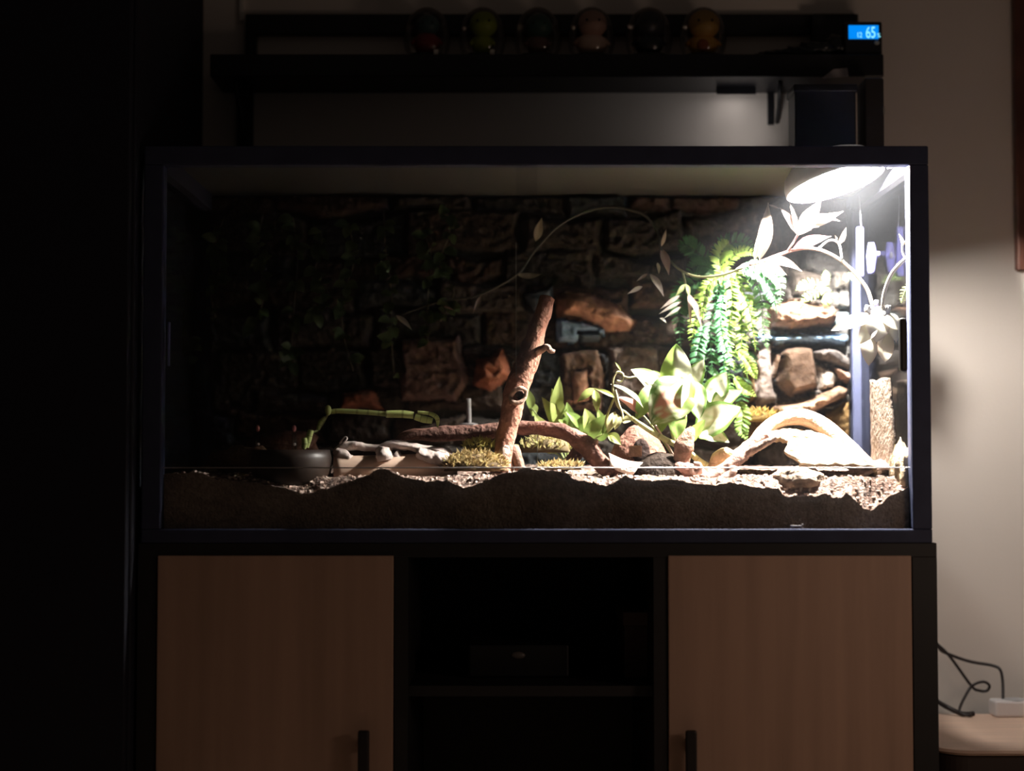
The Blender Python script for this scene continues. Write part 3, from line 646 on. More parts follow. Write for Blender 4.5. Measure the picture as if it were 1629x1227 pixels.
# front apron of the bark, right of the opening
b = MB(); vs = []; cs = []
for i in range(31):
    for j in range(9):
        v = j / 8; ua = 0.37 + .10 * v + .03 * math.sin(9 * v); u = ua + (1 - ua) * i / 30; top = hidep(u, 0); q = Vector((top.x - 0.004 * v, 2.59 - 0.035 * v, top.z * (1 - v) + v * (0.864 + .002 * math.sin(i)))); q += Vector((0, -.006 * fbm(q * 30), 0)); vs.append(q); cs.append(mixc((0.52, 0.36, 0.22), (0.78, 0.62, 0.46), max(0, min(1, .5 + .6 * mn.noise(q * 70)))))
b.add(vs, [[i * 9 + j, i * 9 + j + 1, (i + 1) * 9 + j + 1, (i + 1) * 9 + j] for i in range(30) for j in range(8)], cs); b.build('front_bark', bark, bh, solid=.006)
# thick pale arch
b = MB(); Yh = 2.655
b.tube([P(1190, 722, Yh - .03), P(1203, 700, Yh - .02), P(1222, 680, Yh), P(1246, 667, Yh + .01), P(1275, 664, Yh + .01), P(1302, 674, Yh), P(1328, 694, Yh - .015), P(1352, 716, Yh - .03), P(1376, 738, Yh - .045), P(1392, 750, Yh - .05)],
       [.009, .010, .0115, .0125, .0135, .0145, .0150, .015, .013, .008], 20, ncol((0.62, 0.44, 0.34), (0.80, 0.64, 0.54)), rough=.05, nfreq=40, sub=6)
b.build('arched_branch', bark, label='thick smooth pale arched branch over the cork hide', cat='branch')
# slanting log left of the hide
sl = thing('slanting_log', 'pinkish brown log slanting up to the right before the cork hide', 'driftwood', P(1170, 765, 2.57))
b = MB(); b.tube([P(1120, 768, 2.555), P(1145, 754, 2.56), P(1168, 736, 2.565), P(1190, 716, 2.575), P(1205, 700, 2.585), P(1220, 692, 2.59)], [.012, .012, .0105, .010, .011, .007], 14, ncol((0.34, 0.19, 0.15), (0.56, 0.38, 0.32)), rough=.25, sub=5); b.build('stem', bark, sl)
b = MB(); b.tube([P(1180, 725, 2.57), P(1200, 714, 2.565), P(1222, 703, 2.562), P(1236, 696, 2.56)], [.006, .007, .006, .003], 10, ncol((0.5, 0.33, 0.26), (0.6, 0.45, 0.38)), rough=.25, sub=5); b.build('fork', bark, sl)
b = MB(); b.tube([P(1140, 775, 2.548), P(1152, 765, 2.548), P(1164, 752, 2.548), P(1165, 742, 2.55)], [.008, .009, .008, .006], 10, (0.6, 0.42, 0.36), rough=.3, sub=4); b.build('stub', bark, sl)
b = MB(); b.tube([P(1134, 746, 2.62), P(1142, 730, 2.62), P(1156, 724, 2.62), P(1170, 730, 2.62)], [.008, .011, .012, .008], 12, (0.66, 0.48, 0.3), rough=.15, sub=5); b.build('honey_wood', bark, label='small honey coloured wood knob behind the slanting log', cat='driftwood')

# round stone in front
b = MB(); b.ell(P(1268, 766, 2.555), (M(44, 2.555), .026, M(22, 2.555)), 36, 20, lambda d: mixc((0.20, 0.15, 0.12), (0.50, 0.38, 0.29), max(0, min(1, .5 + .9 * mn.noise(d * 3)))), rough=.22, nfreq=60)
b.build('round_stone', bark, label='rounded mottled stone against the front glass before the cork hide', cat='stone')
b = MB(); b.box(PX(1312, 2.58), PX(1362, 2.58), 2.575, 2.60, PZ(771, 2.58), PZ(753, 2.58), (0.26, 0.22, 0.19), bev=.004); b.build('grey_stone', bark, label='flat grey stone in shadow right of the round stone', cat='stone')
# curled bark slab at right
b = MB(); vs = []; cs = []
for i in range(25):
    for j in range(9):
        u, v = i / 24, j / 8; p = P(1352 + 68 * u, 771 - 20 * math.sin(PI * u * .62) - 6 * u, 2.57); p.y += .06 * v; p.z += .012 * v + .002 * fbm(p * 60); vs.append(p); cs.append((0.62, 0.47, 0.4))
b.add(vs, [[i * 9 + j, (i + 1) * 9 + j, (i + 1) * 9 + j + 1, i * 9 + j + 1] for i in range(24) for j in range(8)], cs); b.build('curled_bark', bark, solid=.005, label='curled bark slab casting a shadow near the right front corner', cat='bark')
b = MB(); b.ell(P(1433, 756, 2.56), (.016, .034, .050), 30, 18, (0.66, 0.52, 0.36), rough=.28, nfreq=50, seed=8); b.build('sandstone', bark, label='pale sandy stone rising in the right front corner', cat='stone')

# tall slab at the right side glass, standing in for a reflection in it
b = MB(); vs = []; cs = []
for i in range(21):
    for j in range(31):
        u, v = i / 20, j / 30; ya = 2.555 + .056 * v; y = ya + (2.745 - ya) * u + .004 * mn.noise(Vector((v * 5, u, 0)))
        q = Vector((0.605 - .010 * math.sin(PI * u), y, .850 + .155 * v + .008 * mn.noise(Vector((u * 4, 3, 0))) * v)); q += Vector((-.003 * abs(fbm(q * 45)), 0, 0)); vs.append(q); cs.append(mixc((0.085, 0.065, 0.052), (0.14, 0.11, 0.09), max(0, min(1, .5 + .5 * mn.noise(Vector((q.y * 90, q.z * 14, 0)))))))
b.add(vs, [[i * 31 + j, (i + 1) * 31 + j, (i + 1) * 31 + j + 1, i * 31 + j + 1] for i in range(20) for j in range(30)], cs); b.build('reflection_slab', bark, solid=.004, label='tall grey slab standing in for a reflection in the right side glass', cat='bark')

# ------------------------------------------------------------------ moss
def moss(cx, cy, Y, w, h, n, cols, label, seed):
    r = random.Random(seed); b = MB()
    b.ell(P(cx, cy, Y), (M(w, Y) * .46, M(w, Y) * .3, M(h, Y) * .55), 20, 10, tuple(.5 * q for q in cols[0]), rough=.4, z0=-.2, seed=seed)
    base = P(cx, cy, Y)
    for k in range(n):
        a = r.random() * 2 * PI; rd = math.sqrt(r.random()); x = base.x + math.cos(a) * rd * M(w, Y) / 2; y = base.y + math.sin(a) * rd * M(w, Y) * .32
        hz = M(h, Y) * math.sqrt(max(0, 1 - rd * rd)) * .6
        p = Vector((x, y, base.z + hz * r.uniform(.3, 1))); d = Vector((r.uniform(-1, 1), r.uniform(-1, .6), r.uniform(.1, 1.1))).normalized() * r.uniform(.007, .014)
        b.blade(p, p + d, .0022, arch=r.uniform(-.3, .3), fold=0, col=mixc(cols[0], cols[1], r.random()), nu=3, nv=1)
    return b.build('moss_clump', mat('moss', (1, 1, 1), .8, vcol=True, trans=.3), label=label, cat='moss', kind='thing')
mc = ((0.30, 0.19, 0.08), (0.50, 0.40, 0.16))
moss(756, 745, 2.585, 104, 44, 900, mc, 'yellow brown moss clump between the bamboo and the upright branch', 1)
moss(762, 714, 2.63, 52, 24, 260, ((0.34, 0.30, 0.08), (0.5, 0.48, 0.14)), 'small greenish moss tuft on top of the brown moss clump', 2)
moss(868, 716, 2.70, 82, 40, 480, ((0.30, 0.22, 0.10), (0.45, 0.44, 0.16)), 'feathery moss tuft under the arched root', 3)
moss(892, 746, 2.58, 70, 16, 260, mc, 'flat brown moss strip on the soil below the arched root', 4)
moss(1206, 668, 2.83, 66, 26, 380, ((0.45, 0.30, 0.08), (0.62, 0.46, 0.14)), 'golden moss against the rock wall behind the cork hide', 5)

# ------------------------------------------------------------------ plants
leafm = mat('leaf', (1, 1, 1), 0.5, vcol=True, trans=0.35, spec=0.4)
stemm = mat('plant_stem', (1, 1, 1), 0.55, vcol=True, spec=0.4)
FC = (0.15, -1, 0.45)
rl = random.Random(5)
G1, G2, WH, PK = (0.06, 0.15, 0.03), (0.16, 0.27, 0.05), (0.56, 0.58, 0.42), (0.42, 0.13, 0.12)
def cal_white(u, v):
    e = abs(v); vein = mn.noise(Vector((u * 9, v * 5, 0)))
    c = WH if e < 0.80 else (0.10, 0.19, 0.035)
    if abs(math.sin(u * 13 + e * 4)) < 0.16: c = mixc(c, G2, 0.5)
    return c
def cal_half(u, v): return mixc((0.24, 0.34, 0.07), (0.60, 0.62, 0.46), sm(-0.15, 0.05, v)) if u < .9 else G2
def cal_pattern(u, v):
    n = mn.noise(Vector((u * 7, v * 7, 1)))
    c = (0.07, 0.13, 0.03) if v > 0.1 else (0.20, 0.28, 0.07)
    if abs(v) < 0.45 and 0.3 < u < 0.8: c = mixc(c, PK, 0.75)
    if n > 0.12: c = mixc(c, WH, 0.8)
    return c
def cal_green(u, v): return mixc((0.08, 0.17, 0.03), (0.26, 0.36, 0.09), 0.5 + 0.5 * mn.noise(Vector((u * 6, v * 4, 2))))
def cal_pink(u, v): return mixc((0.62, 0.40, 0.38), (0.8, 0.66, 0.62), sm(-0.6, 0.2, v))
YC = 2.655
cp = thing('caladium', 'bushy plant with big white green edged leaves and pink veins', 'plant', P(1078, 762, YC))
crown = P(1082, 742, YC)
CAL = [ # base, tip, width px, colour, depth, arch, face
    ((1072, 630), (1076, 547), 52, cal_half, 2.66, .05, (0.1, -1, 0.2)),
    ((1082, 628), (1120, 572), 36, cal_white, 2.67, .1, (0.3, -1, 0.3)),
    ((1056, 632), (1004, 588), 40, cal_white, 2.665, .1, (0, -1, 0.8)),
    ((1060, 625), (1030, 590), 26, cal_white, 2.68, .12, (0, -1, 0.8)),
    ((1092, 606), (1036, 676), 74, cal_pattern, 2.635, .12, (0.1, -1, 0.35)),
    ((1050, 612), (1012, 668), 34, cal_green, 2.645, .12, (-.2, -1, 0.3)),
    ((1028, 655), (971, 611), 18, cal_white, 2.63, .10, (0, -1, 1.6)),
    ((1024, 662), (982, 632), 22, lambda u, v: mixc(PK, (0.3, 0.14, 0.12), .4), 2.64, .08, (0, -1, .8)),
    ((1096, 604), (1112, 668), 40, cal_white, 2.64, .08, (0.2, -1, 0.3)),
    ((1098, 596), (1086, 668), 22, cal_half, 2.63, .08, (0.2, -1, 0.3)),
    ((1128, 640), (1156, 592), 40, cal_white, 2.665, .05, (0.2, -1, 0.6)),
    ((1132, 650), (1180, 622), 36, cal_white, 2.66, .08, (0.2, -1, 0.7)),
    ((1108, 690), (1178, 648), 60, cal_white, 2.64, .10, (0.1, -1, 0.7)),
    ((1110, 692), (1160, 704), 34, cal_white, 2.63, .12, (0.1, -1, 0.9)),
    ((1070, 640), (1078, 700), 36, cal_green, 2.66, .08, (0.2, -1, 0.2)),
    ((1056, 640), (1050, 690), 24, cal_green, 2.67, .08, (0.2, -1, 0.2)),
    ((1092, 705), (1122, 668), 20, lambda u, v: (0.36, 0.50, 0.14), 2.64, .06, (0.1, -1, 0.4)),
]
for k, (a, c, w, col, yy, ar_, fc) in enumerate(CAL):
    A, B = P(*a, yy), P(c[0], c[1], yy - 0.02)
    MB().blade(A, B, M(w, yy), face=fc, arch=ar_, fold=.22, col=col, nu=14, nv=10, shape=0.75, wave=.05, peak=.42).build('leaf', leafm, cp)
    b = MB(); mid = (crown + A) / 2 + Vector(((A.x - crown.x) * .1, .004, .012)); b.tube([crown, mid, A], [.0022, .0018, .0015], 7, (0.42, 0.46, 0.2) if k % 3 else (0.6, 0.42, 0.36), sub=6); b.build('stem', stemm, cp)

# bendable segmented vine poles
def seg_tube(pts, Y, r, col, n=16, prox=None):
    """a ribbed stem: radius swells at each joint"""
    path = [P(x, y, Y if len(q) < 1 else Y + q[0]) for (x, y, *q) in pts]
    b = MB(); b.tube(path, r, 10, lambda u, th: mixc(col, tuple(.55 * q for q in col), 1 if (u * n) % 1 < .14 else 0), sub=14)
    return b
vb = thing('jungle_vine', 'yellow green ribbed vine pole slanting through the white leaves', 'vine', P(1060, 740, 2.615))
seg_tube([(1004, 664), (1020, 676), (1050, 695), (1090, 716), (1112, 733), (1126, 741)], 2.612, [.0035, .0042, .0048, .0050, .0050, .0046], (0.52, 0.52, 0.22), 13).build('stem', stemm, vb)
b = MB(); b.tube([P(1004, 664, 2.612), P(994, 655, 2.61), P(984, 648, 2.608), P(978, 632, 2.606), P(975, 618, 2.606), P(976, 602, 2.606), P(983, 592, 2.607), P(991, 596, 2.607), P(989, 606, 2.607), P(981, 606, 2.605)], .0019, 8, (0.62, 0.60, 0.32), sub=5)
b.tube([P(990, 598, 2.607), P(1000, 601, 2.607), P(1012, 599, 2.61)], .0015, 8, (0.62, 0.60, 0.32), sub=5)
b.tube([P(979, 620, 2.606), P(984, 642, 2.604), P(990, 658, 2.604), P(990, 668, 2.604)], .0018, 8, (0.66, 0.62, 0.36), sub=5)
b.tube([P(978, 632, 2.606), P(968, 655, 2.606), P(964, 672, 2.606), P(968, 684, 2.606)], .0019, 8, (0.55, 0.55, 0.25), sub=5); b.build('tendril', stemm, vb)
for a, c, w in (((979, 655), (966, 690), 16), ((990, 668), (1004, 670), 14), ((984, 660), (978, 684), 15), ((978, 632), (945, 618), 8), ((945, 618), (918, 640), 13), ((946, 620), (950, 658), 14), ((968, 690), (988, 708), 18), ((988, 590), (978, 576), 4)):
    cc_ = (0.70, 0.70, 0.36) if a[1] > 650 and a[1] < 680 else (0.38, 0.46, 0.12)
    MB().blade(P(*a, 2.604), P(*c, 2.598), M(w, 2.6), col=cc_, arch=.08).build('leaf', leafm, vb)
gv = thing('bendy_vine', 'lime green bendable vine arching over the bamboo tube, left half', 'vine', P(590, 745, 2.65))
gc = (0.50, 0.58, 0.20)
seg_tube([(521, 646), (523, 655), (540, 654), (580, 656), (615, 659)], 2.64, .0042, tuple(q * .75 for q in gc), 9).build('stem', stemm, gv)
seg_tube([(614, 659), (640, 659), (658, 661)], 2.635, [.0060, .0066, .0060], gc, 2).build('stem', stemm, gv)
seg_tube([(660, 663), (674, 667), (688, 670)], 2.632, [.0056, .0064, .0050], gc, 3).build('stem', stemm, gv)
seg_tube([(664, 656), (682, 658), (692, 662), (696, 668), (696, 680)], 2.630, [.0026, .0032, .0040, .0038, .0010], gc, 4).build('stem', stemm, gv)
MB().ell(P(522, 653, 2.636), (.0055, .005, .0085), 14, 10, gc).build('joint', stemm, gv)
seg_tube([(518, 664), (510, 672), (506, 684)], 2.64, [.0030, .0042, .0030], tuple(q * .6 for q in gc), 3).build('stem', stemm, gv)
seg_tube([(495, 684), (491, 698), (487, 712)], 2.628, [.0046, .0052, .0046], gc, 3).build('stem', stemm, gv)
seg_tube([(484, 697), (485, 706), (483, 714)], 2.624, [.0044, .0050, .0036], gc, 2).build('stem', stemm, gv)
b = MB(); b.tube([P(523, 650, 2.638), P(519, 664, 2.641), P(506, 684, 2.64), P(496, 690, 2.632), P(484, 714, 2.626), P(480, 735, 2.63), P(484, 775, 2.63)], .0018, 8, tuple(q * .35 for q in gc), sub=5); b.build('wire', stemm, gv)

# long trailing artificial vine with pink and white lance leaves
tv = thing('trailing_vine', 'long trailing vine with pink and white pointed leaves under the lamp', 'vine', P(1200, 420, 2.76))
YV = 2.70
b = MB()
b.tube([P(1388, 486, 2.72), P(1379, 460, 2.715), P(1358, 433, 2.71), P(1335, 413, 2.705), P(1310, 400, YV), P(1285, 395, YV), P(1262, 398, YV), P(1236, 407, YV), P(1212, 416, YV), P(1192, 421, YV)], [.0034, .0032, .003, .003, .003, .003, .003, .003, .003, .0028], 10, lambda u, th: mixc((0.50, 0.42, 0.32), (0.36, 0.17, 0.15), sm(.3, .8, u)), sub=6)
b.tube([P(1192, 421, YV), P(1170, 431, 2.73), P(1140, 439, 2.75), P(1108, 440, 2.77), P(1080, 428, 2.79), P(1060, 408, 2.80), P(1050, 392, 2.80), P(1046, 370, 2.81), P(1020, 340, 2.82), P(960, 330, 2.83), P(895, 355, 2.83), P(850, 400, 2.83), P(822, 437, 2.82), P(760, 470, 2.83), P(700, 480, 2.84), P(640, 500, 2.84)], .0021, 8, lambda u, th: mixc((0.40, 0.42, 0.22), (0.03, 0.03, 0.022), sm(.22, .32, u)), sub=6)
b.tube([P(1252, 401, YV), P(1262, 386, YV - .01), P(1270, 372, YV - .015)], .0022, 8, (0.74, 0.5, 0.48), sub=5)
b.tube([P(1300, 398, YV), P(1316, 384, YV), P(1328, 383, YV), P(1336, 392, YV), P(1339, 412, YV)], .0019, 8, (0.74, 0.66, 0.60), sub=5)
b.tube([P(1086, 432, 2.79), P(1090, 450, 2.785), P(1094, 466, 2.78)], .0018, 8, (0.5, 0.55, 0.3), sub=5)
b.tube([P(1404, 486, 2.60), P(1408, 462, 2.59), P(1418, 437, 2.575), P(1432, 420, 2.555), P(1446, 408, 2.54)], .003, 10, (0.72, 0.64, 0.54), sub=6)
b.tube([P(1441, 412, 2.545), P(1436, 400, 2.55), P(1436, 388, 2.55)], .0019, 8, (0.72, 0.66, 0.54), sub=5)
b.tube([P(1386, 488, 2.70), P(1396, 493, 2.64), P(1405, 488, 2.60)], .0032, 8, (0.72, 0.64, 0.54), sub=5)
b.build('stem', stemm, tv)
def vl(c1, c2): return lambda u, v: mixc(c1, c2, sm(-.5, .35, v + .3 * math.sin(u * 5)))
pw1, pw2, gr = (0.20, 0.13, 0.10), (0.34, 0.27, 0.22), (0.10, 0.075, 0.065)
VL = [((1208, 414), (1222, 322), 30, (0.22, 0.15, 0.12), pw2, YV, .10), ((1200, 416), (1206, 372), 10, (0.3, 0.3, 0.18), pw2, YV - .01, .05),
      ((1268, 374), (1240, 330), 16, gr, pw1, YV - .01, .12), ((1269, 374), (1256, 322), 10, pw1, pw2, YV - .015, .06), ((1240, 332), (1220, 325), 5, gr, gr, YV - .01, 0),
      ((1270, 374), (1306, 318), 34, pw2, pw2, YV - .02, .06), ((1278, 362), (1342, 336), 22, pw1, pw2, YV - .01, -.08), ((1290, 346), (1336, 352), 14, pw1, (0.6, 0.45, 0.4), YV - .01, .15),
      ((1262, 394), (1322, 376), 24, (0.20, 0.05, 0.06), (0.34, 0.16, 0.17), YV - .015, .10), ((1216, 414), (1276, 432), 22, pw1, pw2, YV - .02, .20), ((1212, 418), (1252, 438), 14, (0.2, 0.11, 0.07), (0.3, 0.19, 0.13), YV - .01, .14),
      ((1334, 390), (1346, 362), 11, pw1, pw2, YV - .005, .14), ((1330, 384), (1328, 374), 6, pw1, pw2, YV, .1), ((1436, 392), (1430, 372), 7, (0.6, 0.6, 0.4), pw2, 2.55, .1), ((1437, 390), (1446, 378), 6, (0.6, 0.6, 0.4), pw2, 2.548, .1),
      ((1192, 420), (1170, 428), 8, (0.6, 0.6, 0.45), pw2, YV - .01, .1),
      ((1052, 392), (1060, 364), 8, (0.34, 0.28, 0.26), (0.5, 0.42, 0.38), 2.80, .1), ((1052, 396), (1064, 438), 20, (0.3, 0.2, 0.16), (0.36, 0.26, 0.22), 2.80, .06), ((1046, 418), (1048, 436), 8, (0.5, 0.5, 0.3), (0.6, 0.58, 0.4), 2.79, .06),
      ((1034, 436), (1056, 472), 16, (0.5, 0.4, 0.36), (0.64, 0.56, 0.5), 2.79, .1), ((1022, 456), (998, 468), 9, (0.55, 0.5, 0.45), (0.6, 0.56, 0.5), 2.79, .1), ((1030, 436), (1012, 448), 6, (0.3, 0.22, 0.2), (0.36, 0.3, 0.26), 2.79, .1),
      ((1082, 470), (1050, 492), 9, (0.5, 0.42, 0.36), (0.62, 0.52, 0.46), 2.78, .14), ((1084, 480), (1048, 500), 8, (0.45, 0.4, 0.34), (0.58, 0.5, 0.44), 2.78, .14), ((1084, 488), (1056, 507), 7, (0.4, 0.38, 0.3), (0.5, 0.46, 0.4), 2.78, .14), ((1050, 506), (1060, 514), 7, (0.5, 0.48, 0.42), (0.56, 0.5, 0.44), 2.78, .1),
      ((1090, 452), (1074, 472), 10, (0.36, 0.44, 0.16), (0.46, 0.52, 0.22), 2.78, .1), ((1092, 452), (1096, 474), 10, (0.42, 0.5, 0.18), (0.5, 0.56, 0.26), 2.78, .1), ((1094, 466), (1116, 522), 13, (0.5, 0.32, 0.28), (0.62, 0.46, 0.42), 2.775, .12), ((1094, 470), (1098, 522), 8, (0.42, 0.28, 0.24), (0.56, 0.42, 0.38), 2.78, .1),
      ((822, 437), (862, 436), 14, (0.40, 0.38, 0.30), (0.5, 0.48, 0.38), 2.82, -.22), ((852, 384), (862, 346), 18, (0.32, 0.28, 0.2), (0.45, 0.40, 0.3), 2.83, .08), ((630, 502), (656, 526), 12, (0.5, 0.48, 0.44), (0.6, 0.56, 0.5), 2.80, .1), ((706, 488), (722, 494), 6, (0.4, 0.3, 0.28), (0.5, 0.4, 0.36), 2.82, .1), ((766, 470), (752, 500), 10, (0.1, 0.08, 0.06), (0.16, 0.12, 0.1), 2.83, .1)]
for a, c, w, c1, c2, yy, ar_ in VL:
    MB().blade(P(*a, yy), P(c[0], c[1], yy - .012), M(w * .78, yy), face=(0.2, -1, 0.25), arch=ar_, fold=.3, col=vl(c1, c2), nu=12, nv=6, shape=1.15, twist=.3, peak=.42).build('leaf', leafm, tv)

# suction-cup plant with hanging white leaves at the right
hp = thing('hanging_plant', 'bright white leaf cluster hanging beside the door handle', 'plant', P(1396, 580, 2.61))
YH = 2.60
b = MB(); b.ell(P(1396, 500, 2.61), (.012, .010, .012), 18, 10, (0.76, 0.74, 0.72)); b.tube([P(1381, 486, YH), P(1380, 494, YH), P(1386, 503, YH)], [.004, .005, .006], 8, (0.78, 0.74, 0.7)); b.tube([P(1413, 486, YH), P(1412, 494, YH), P(1405, 503, YH)], [.004, .005, .006], 8, (0.78, 0.74, 0.7)); b.build('crown', stemm, hp)
MB().tube([P(1394, 478, 2.62), P(1394, 490, 2.618)], .0035, 10).build('suction_cup', mat('violet_plastic', (0.32, 0.30, 0.52), .3), hp)
HL = [((1396, 502), (1322, 526), 24, .08), ((1392, 512), (1366, 548), 26, .14), ((1378, 530), (1382, 582), 28, .10), ((1400, 502), (1432, 526), 26, .15), ((1414, 520), (1408, 576), 28, -.20), ((1394, 496), (1394, 545), 40, .10), ((1400, 520), (1402, 546), 12, .1), ((1386, 520), (1388, 546), 12, .1), ((1368, 536), (1362, 556), 16, .1), ((1412, 505), (1426, 545), 20, .1)]
for a, c, w, ar_ in HL:
    MB().blade(P(*a, YH), P(c[0], c[1], YH - .015), M(w, YH), face=(0.1, -1, 0.5), arch=ar_, fold=.2, col=lambda u, v: mixc((0.62, 0.60, 0.50), (0.40, 0.30, 0.24), .7 * abs(v) ** 3), nu=12, nv=6, shape=.8, peak=.5).build('leaf', leafm, hp)

# ferns
def frond(path, Y, w, col, n=20, tipf=.35, seed=0, dy=-.01):
    r = random.Random(seed); pts = [P(x, y, Y + (q[0] if q else 0)) for (x, y, *q) in path]
    dense = []
    for i in range(len(pts) - 1):
        p0 = pts[max(i - 1, 0)]; p1 = pts[i]; p2 = pts[i + 1]; p3 = pts[min(i + 2, len(pts) - 1)]
        for k in range(12):
            t = k / 12; dense.append(0.5 * ((2 * p1) + (p2 - p0) * t + (2 * p0 - 5 * p1 + 4 * p2 - p3) * t * t + (3 * p1 - p0 - 3 * p2 + p3) * t ** 3))
    dense.append(pts[-1]); b = MB(); b.tube(dense, .0009, 5, tuple(.6 * q for q in col), sub=1)
    for k in range(n):
        u = (k + .6) / n; i = int(u * (len(dense) - 1)); p = dense[i]; d = (dense[min(i + 1, len(dense) - 1)] - dense[max(i - 1, 0)]).normalized()
        s_ = d.cross(Vector((r.uniform(-.2, .2), -1, .3))).normalized(); L = M(w, Y) * (math.sin(PI * min(1, .18 + .82 * u)) * .8 + tipf * (1 - u) * .4)
        for sg in (-1, 1):
            cc_ = mixc(col, tuple(min(.8, 1.5 * q) for q in col), r.random() * .8)
            b.blade(p, p + (s_ * sg * 1.0 + d * .55 + Vector((0, -.25, -.1 * r.random()))).normalized() * L, L * .30, face=(r.uniform(-.4, .5), -1, r.uniform(0, .7)), arch=.1, fold=.2, col=cc_, nu=4, nv=2, shape=.7)
    return b
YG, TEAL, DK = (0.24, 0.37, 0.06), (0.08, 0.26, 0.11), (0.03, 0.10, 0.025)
fn = thing('hanging_fern', 'dense bright green fern cascading down the rock wall', 'fern', P(1155, 600, 2.80))
FR = [([(1150, 440), (1120, 470), (1104, 520), (1100, 560)], YG, 20, .01), ([(1155, 430), (1140, 470), (1130, 530), (1134, 600)], TEAL, 20, 0), ([(1160, 430), (1165, 480), (1158, 540), (1168, 590)], YG, 20, -.02),
      ([(1170, 430), (1185, 470), (1196, 510), (1202, 560)], YG, 20, -.01), ([(1180, 425), (1215, 440), (1230, 470), (1236, 500)], TEAL, 22, -.03), ([(1190, 420), (1222, 430), (1240, 450), (1241, 490)], (0.2, 0.42, 0.18), 18, -.035),
      ([(1150, 440), (1145, 410), (1155, 392), (1160, 388)], YG, 22, -.02), ([(1150, 438), (1125, 425), (1105, 425), (1090, 440)], DK, 22, .02), ([(1160, 436), (1130, 450), (1120, 480), (1118, 510)], YG, 16, -.03),
      ([(1165, 440), (1150, 500), (1152, 560), (1150, 625)], TEAL, 22, .015), ([(1170, 440), (1180, 500), (1180, 560), (1190, 604)], YG, 18, 0), ([(1165, 450), (1170, 520), (1160, 590), (1166, 640)], (0.18, 0.36, 0.08), 20, .02),
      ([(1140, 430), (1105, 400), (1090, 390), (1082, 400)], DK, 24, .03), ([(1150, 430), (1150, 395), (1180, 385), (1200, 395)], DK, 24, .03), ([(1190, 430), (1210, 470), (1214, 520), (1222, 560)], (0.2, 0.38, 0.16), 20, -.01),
      ([(1120, 520), (1112, 550), (1108, 590), (1118, 610)], TEAL, 18, 0), ([(1176, 560), (1190, 575), (1198, 592), (1204, 604)], YG, 13, -.02), ([(1170, 600), (1180, 615), (1190, 622), (1204, 632)], YG, 14, -.01), ([(1150, 470), (1146, 510), (1156, 560), (1166, 585)], (0.14, 0.42, 0.2), 14, -.04),
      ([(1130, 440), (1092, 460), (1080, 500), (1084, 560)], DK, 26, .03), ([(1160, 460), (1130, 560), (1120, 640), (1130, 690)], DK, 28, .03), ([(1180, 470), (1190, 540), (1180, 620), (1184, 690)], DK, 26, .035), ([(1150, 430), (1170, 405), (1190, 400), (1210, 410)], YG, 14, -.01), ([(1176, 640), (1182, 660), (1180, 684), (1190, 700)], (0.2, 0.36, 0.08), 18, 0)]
for k, (pth, col, w, dy) in enumerate(FR):
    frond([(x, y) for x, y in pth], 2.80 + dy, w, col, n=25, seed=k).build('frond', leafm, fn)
f2 = thing('small_fern', 'little fern sprig on the rock wall, left of the violet corner post', 'fern', P(1300, 500, 2.84))
for k, (pth, w, col) in enumerate((([(1310, 456), (1290, 452), (1276, 456), (1266, 462)], 13, (0.18, 0.36, 0.1)), ([(1310, 458), (1296, 468), (1282, 474), (1274, 484)], 12, YG), ([(1312, 456), (1316, 470), (1314, 480), (1310, 486)], 12, YG), ([(1312, 455), (1314, 440), (1313, 430)], 9, (0.2, 0.34, 0.1)), ([(1340, 445), (1352, 440), (1364, 444), (1372, 452)], 10, (0.28, 0.4, 0.14)))):
    frond(pth, 2.835, w, col, n=10, seed=50 + k).build('frond', leafm, f2)
f3 = thing('fern_sprig', 'yellow green fern sprig at the right side glass above the handle', 'fern', P(1440, 480, 2.54))
for k, (pth, w) in enumerate((([(1446, 452), (1440, 462), (1436, 474), (1434, 482)], 10), ([(1448, 450), (1445, 466), (1444, 480)], 8))): frond(pth, 2.545, w, (0.42, 0.50, 0.18), n=8, seed=70 + k).build('frond', leafm, f3)

# low leafy plants on the ground, mid tank
gp_ = thing('ground_plant', 'broad green leafed plant behind the arched root, right of the upright branch', 'plant', P(900, 750, 2.78))
GL = [((880, 670), (890, 600), 22), ((885, 680), (862, 632), 20), ((890, 680), (878, 618), 26), ((846, 650), (834, 615), 16), ((852, 660), (838, 640), 18), ((905, 690), (902, 640), 24), ((900, 680), (888, 668), 12), ((895, 665), (902, 650), 7), ((930, 700), (965, 660), 24), ((940, 690), (930, 650), 26), ((915, 690), (940, 655), 20), ((950, 700), (975, 672), 20), ((925, 680), (900, 655), 18), ((865, 690), (850, 660), 20), ((960, 690), (950, 650), 18), ((870, 720), (900, 704), 14)]
for k, (a, c, w) in enumerate(GL):
    yy = 2.76 + .03 * rl.random(); col = mixc((0.12, 0.2, 0.04), (0.34, 0.40, 0.12), rl.random())
    MB().blade(P(*a, yy), P(c[0], c[1], yy - .02), M(w, yy), col=col, arch=.12, fold=.25, shape=.8).build('leaf', leafm, gp_)
    MB().tube([P(905, 745, 2.78), (P(*a, yy) + P(905, 745, 2.78)) / 2 + Vector((0, .005, .01)), P(*a, yy)], .0014, 6, (0.2, 0.24, 0.08), sub=4).build('stem', stemm, gp_)

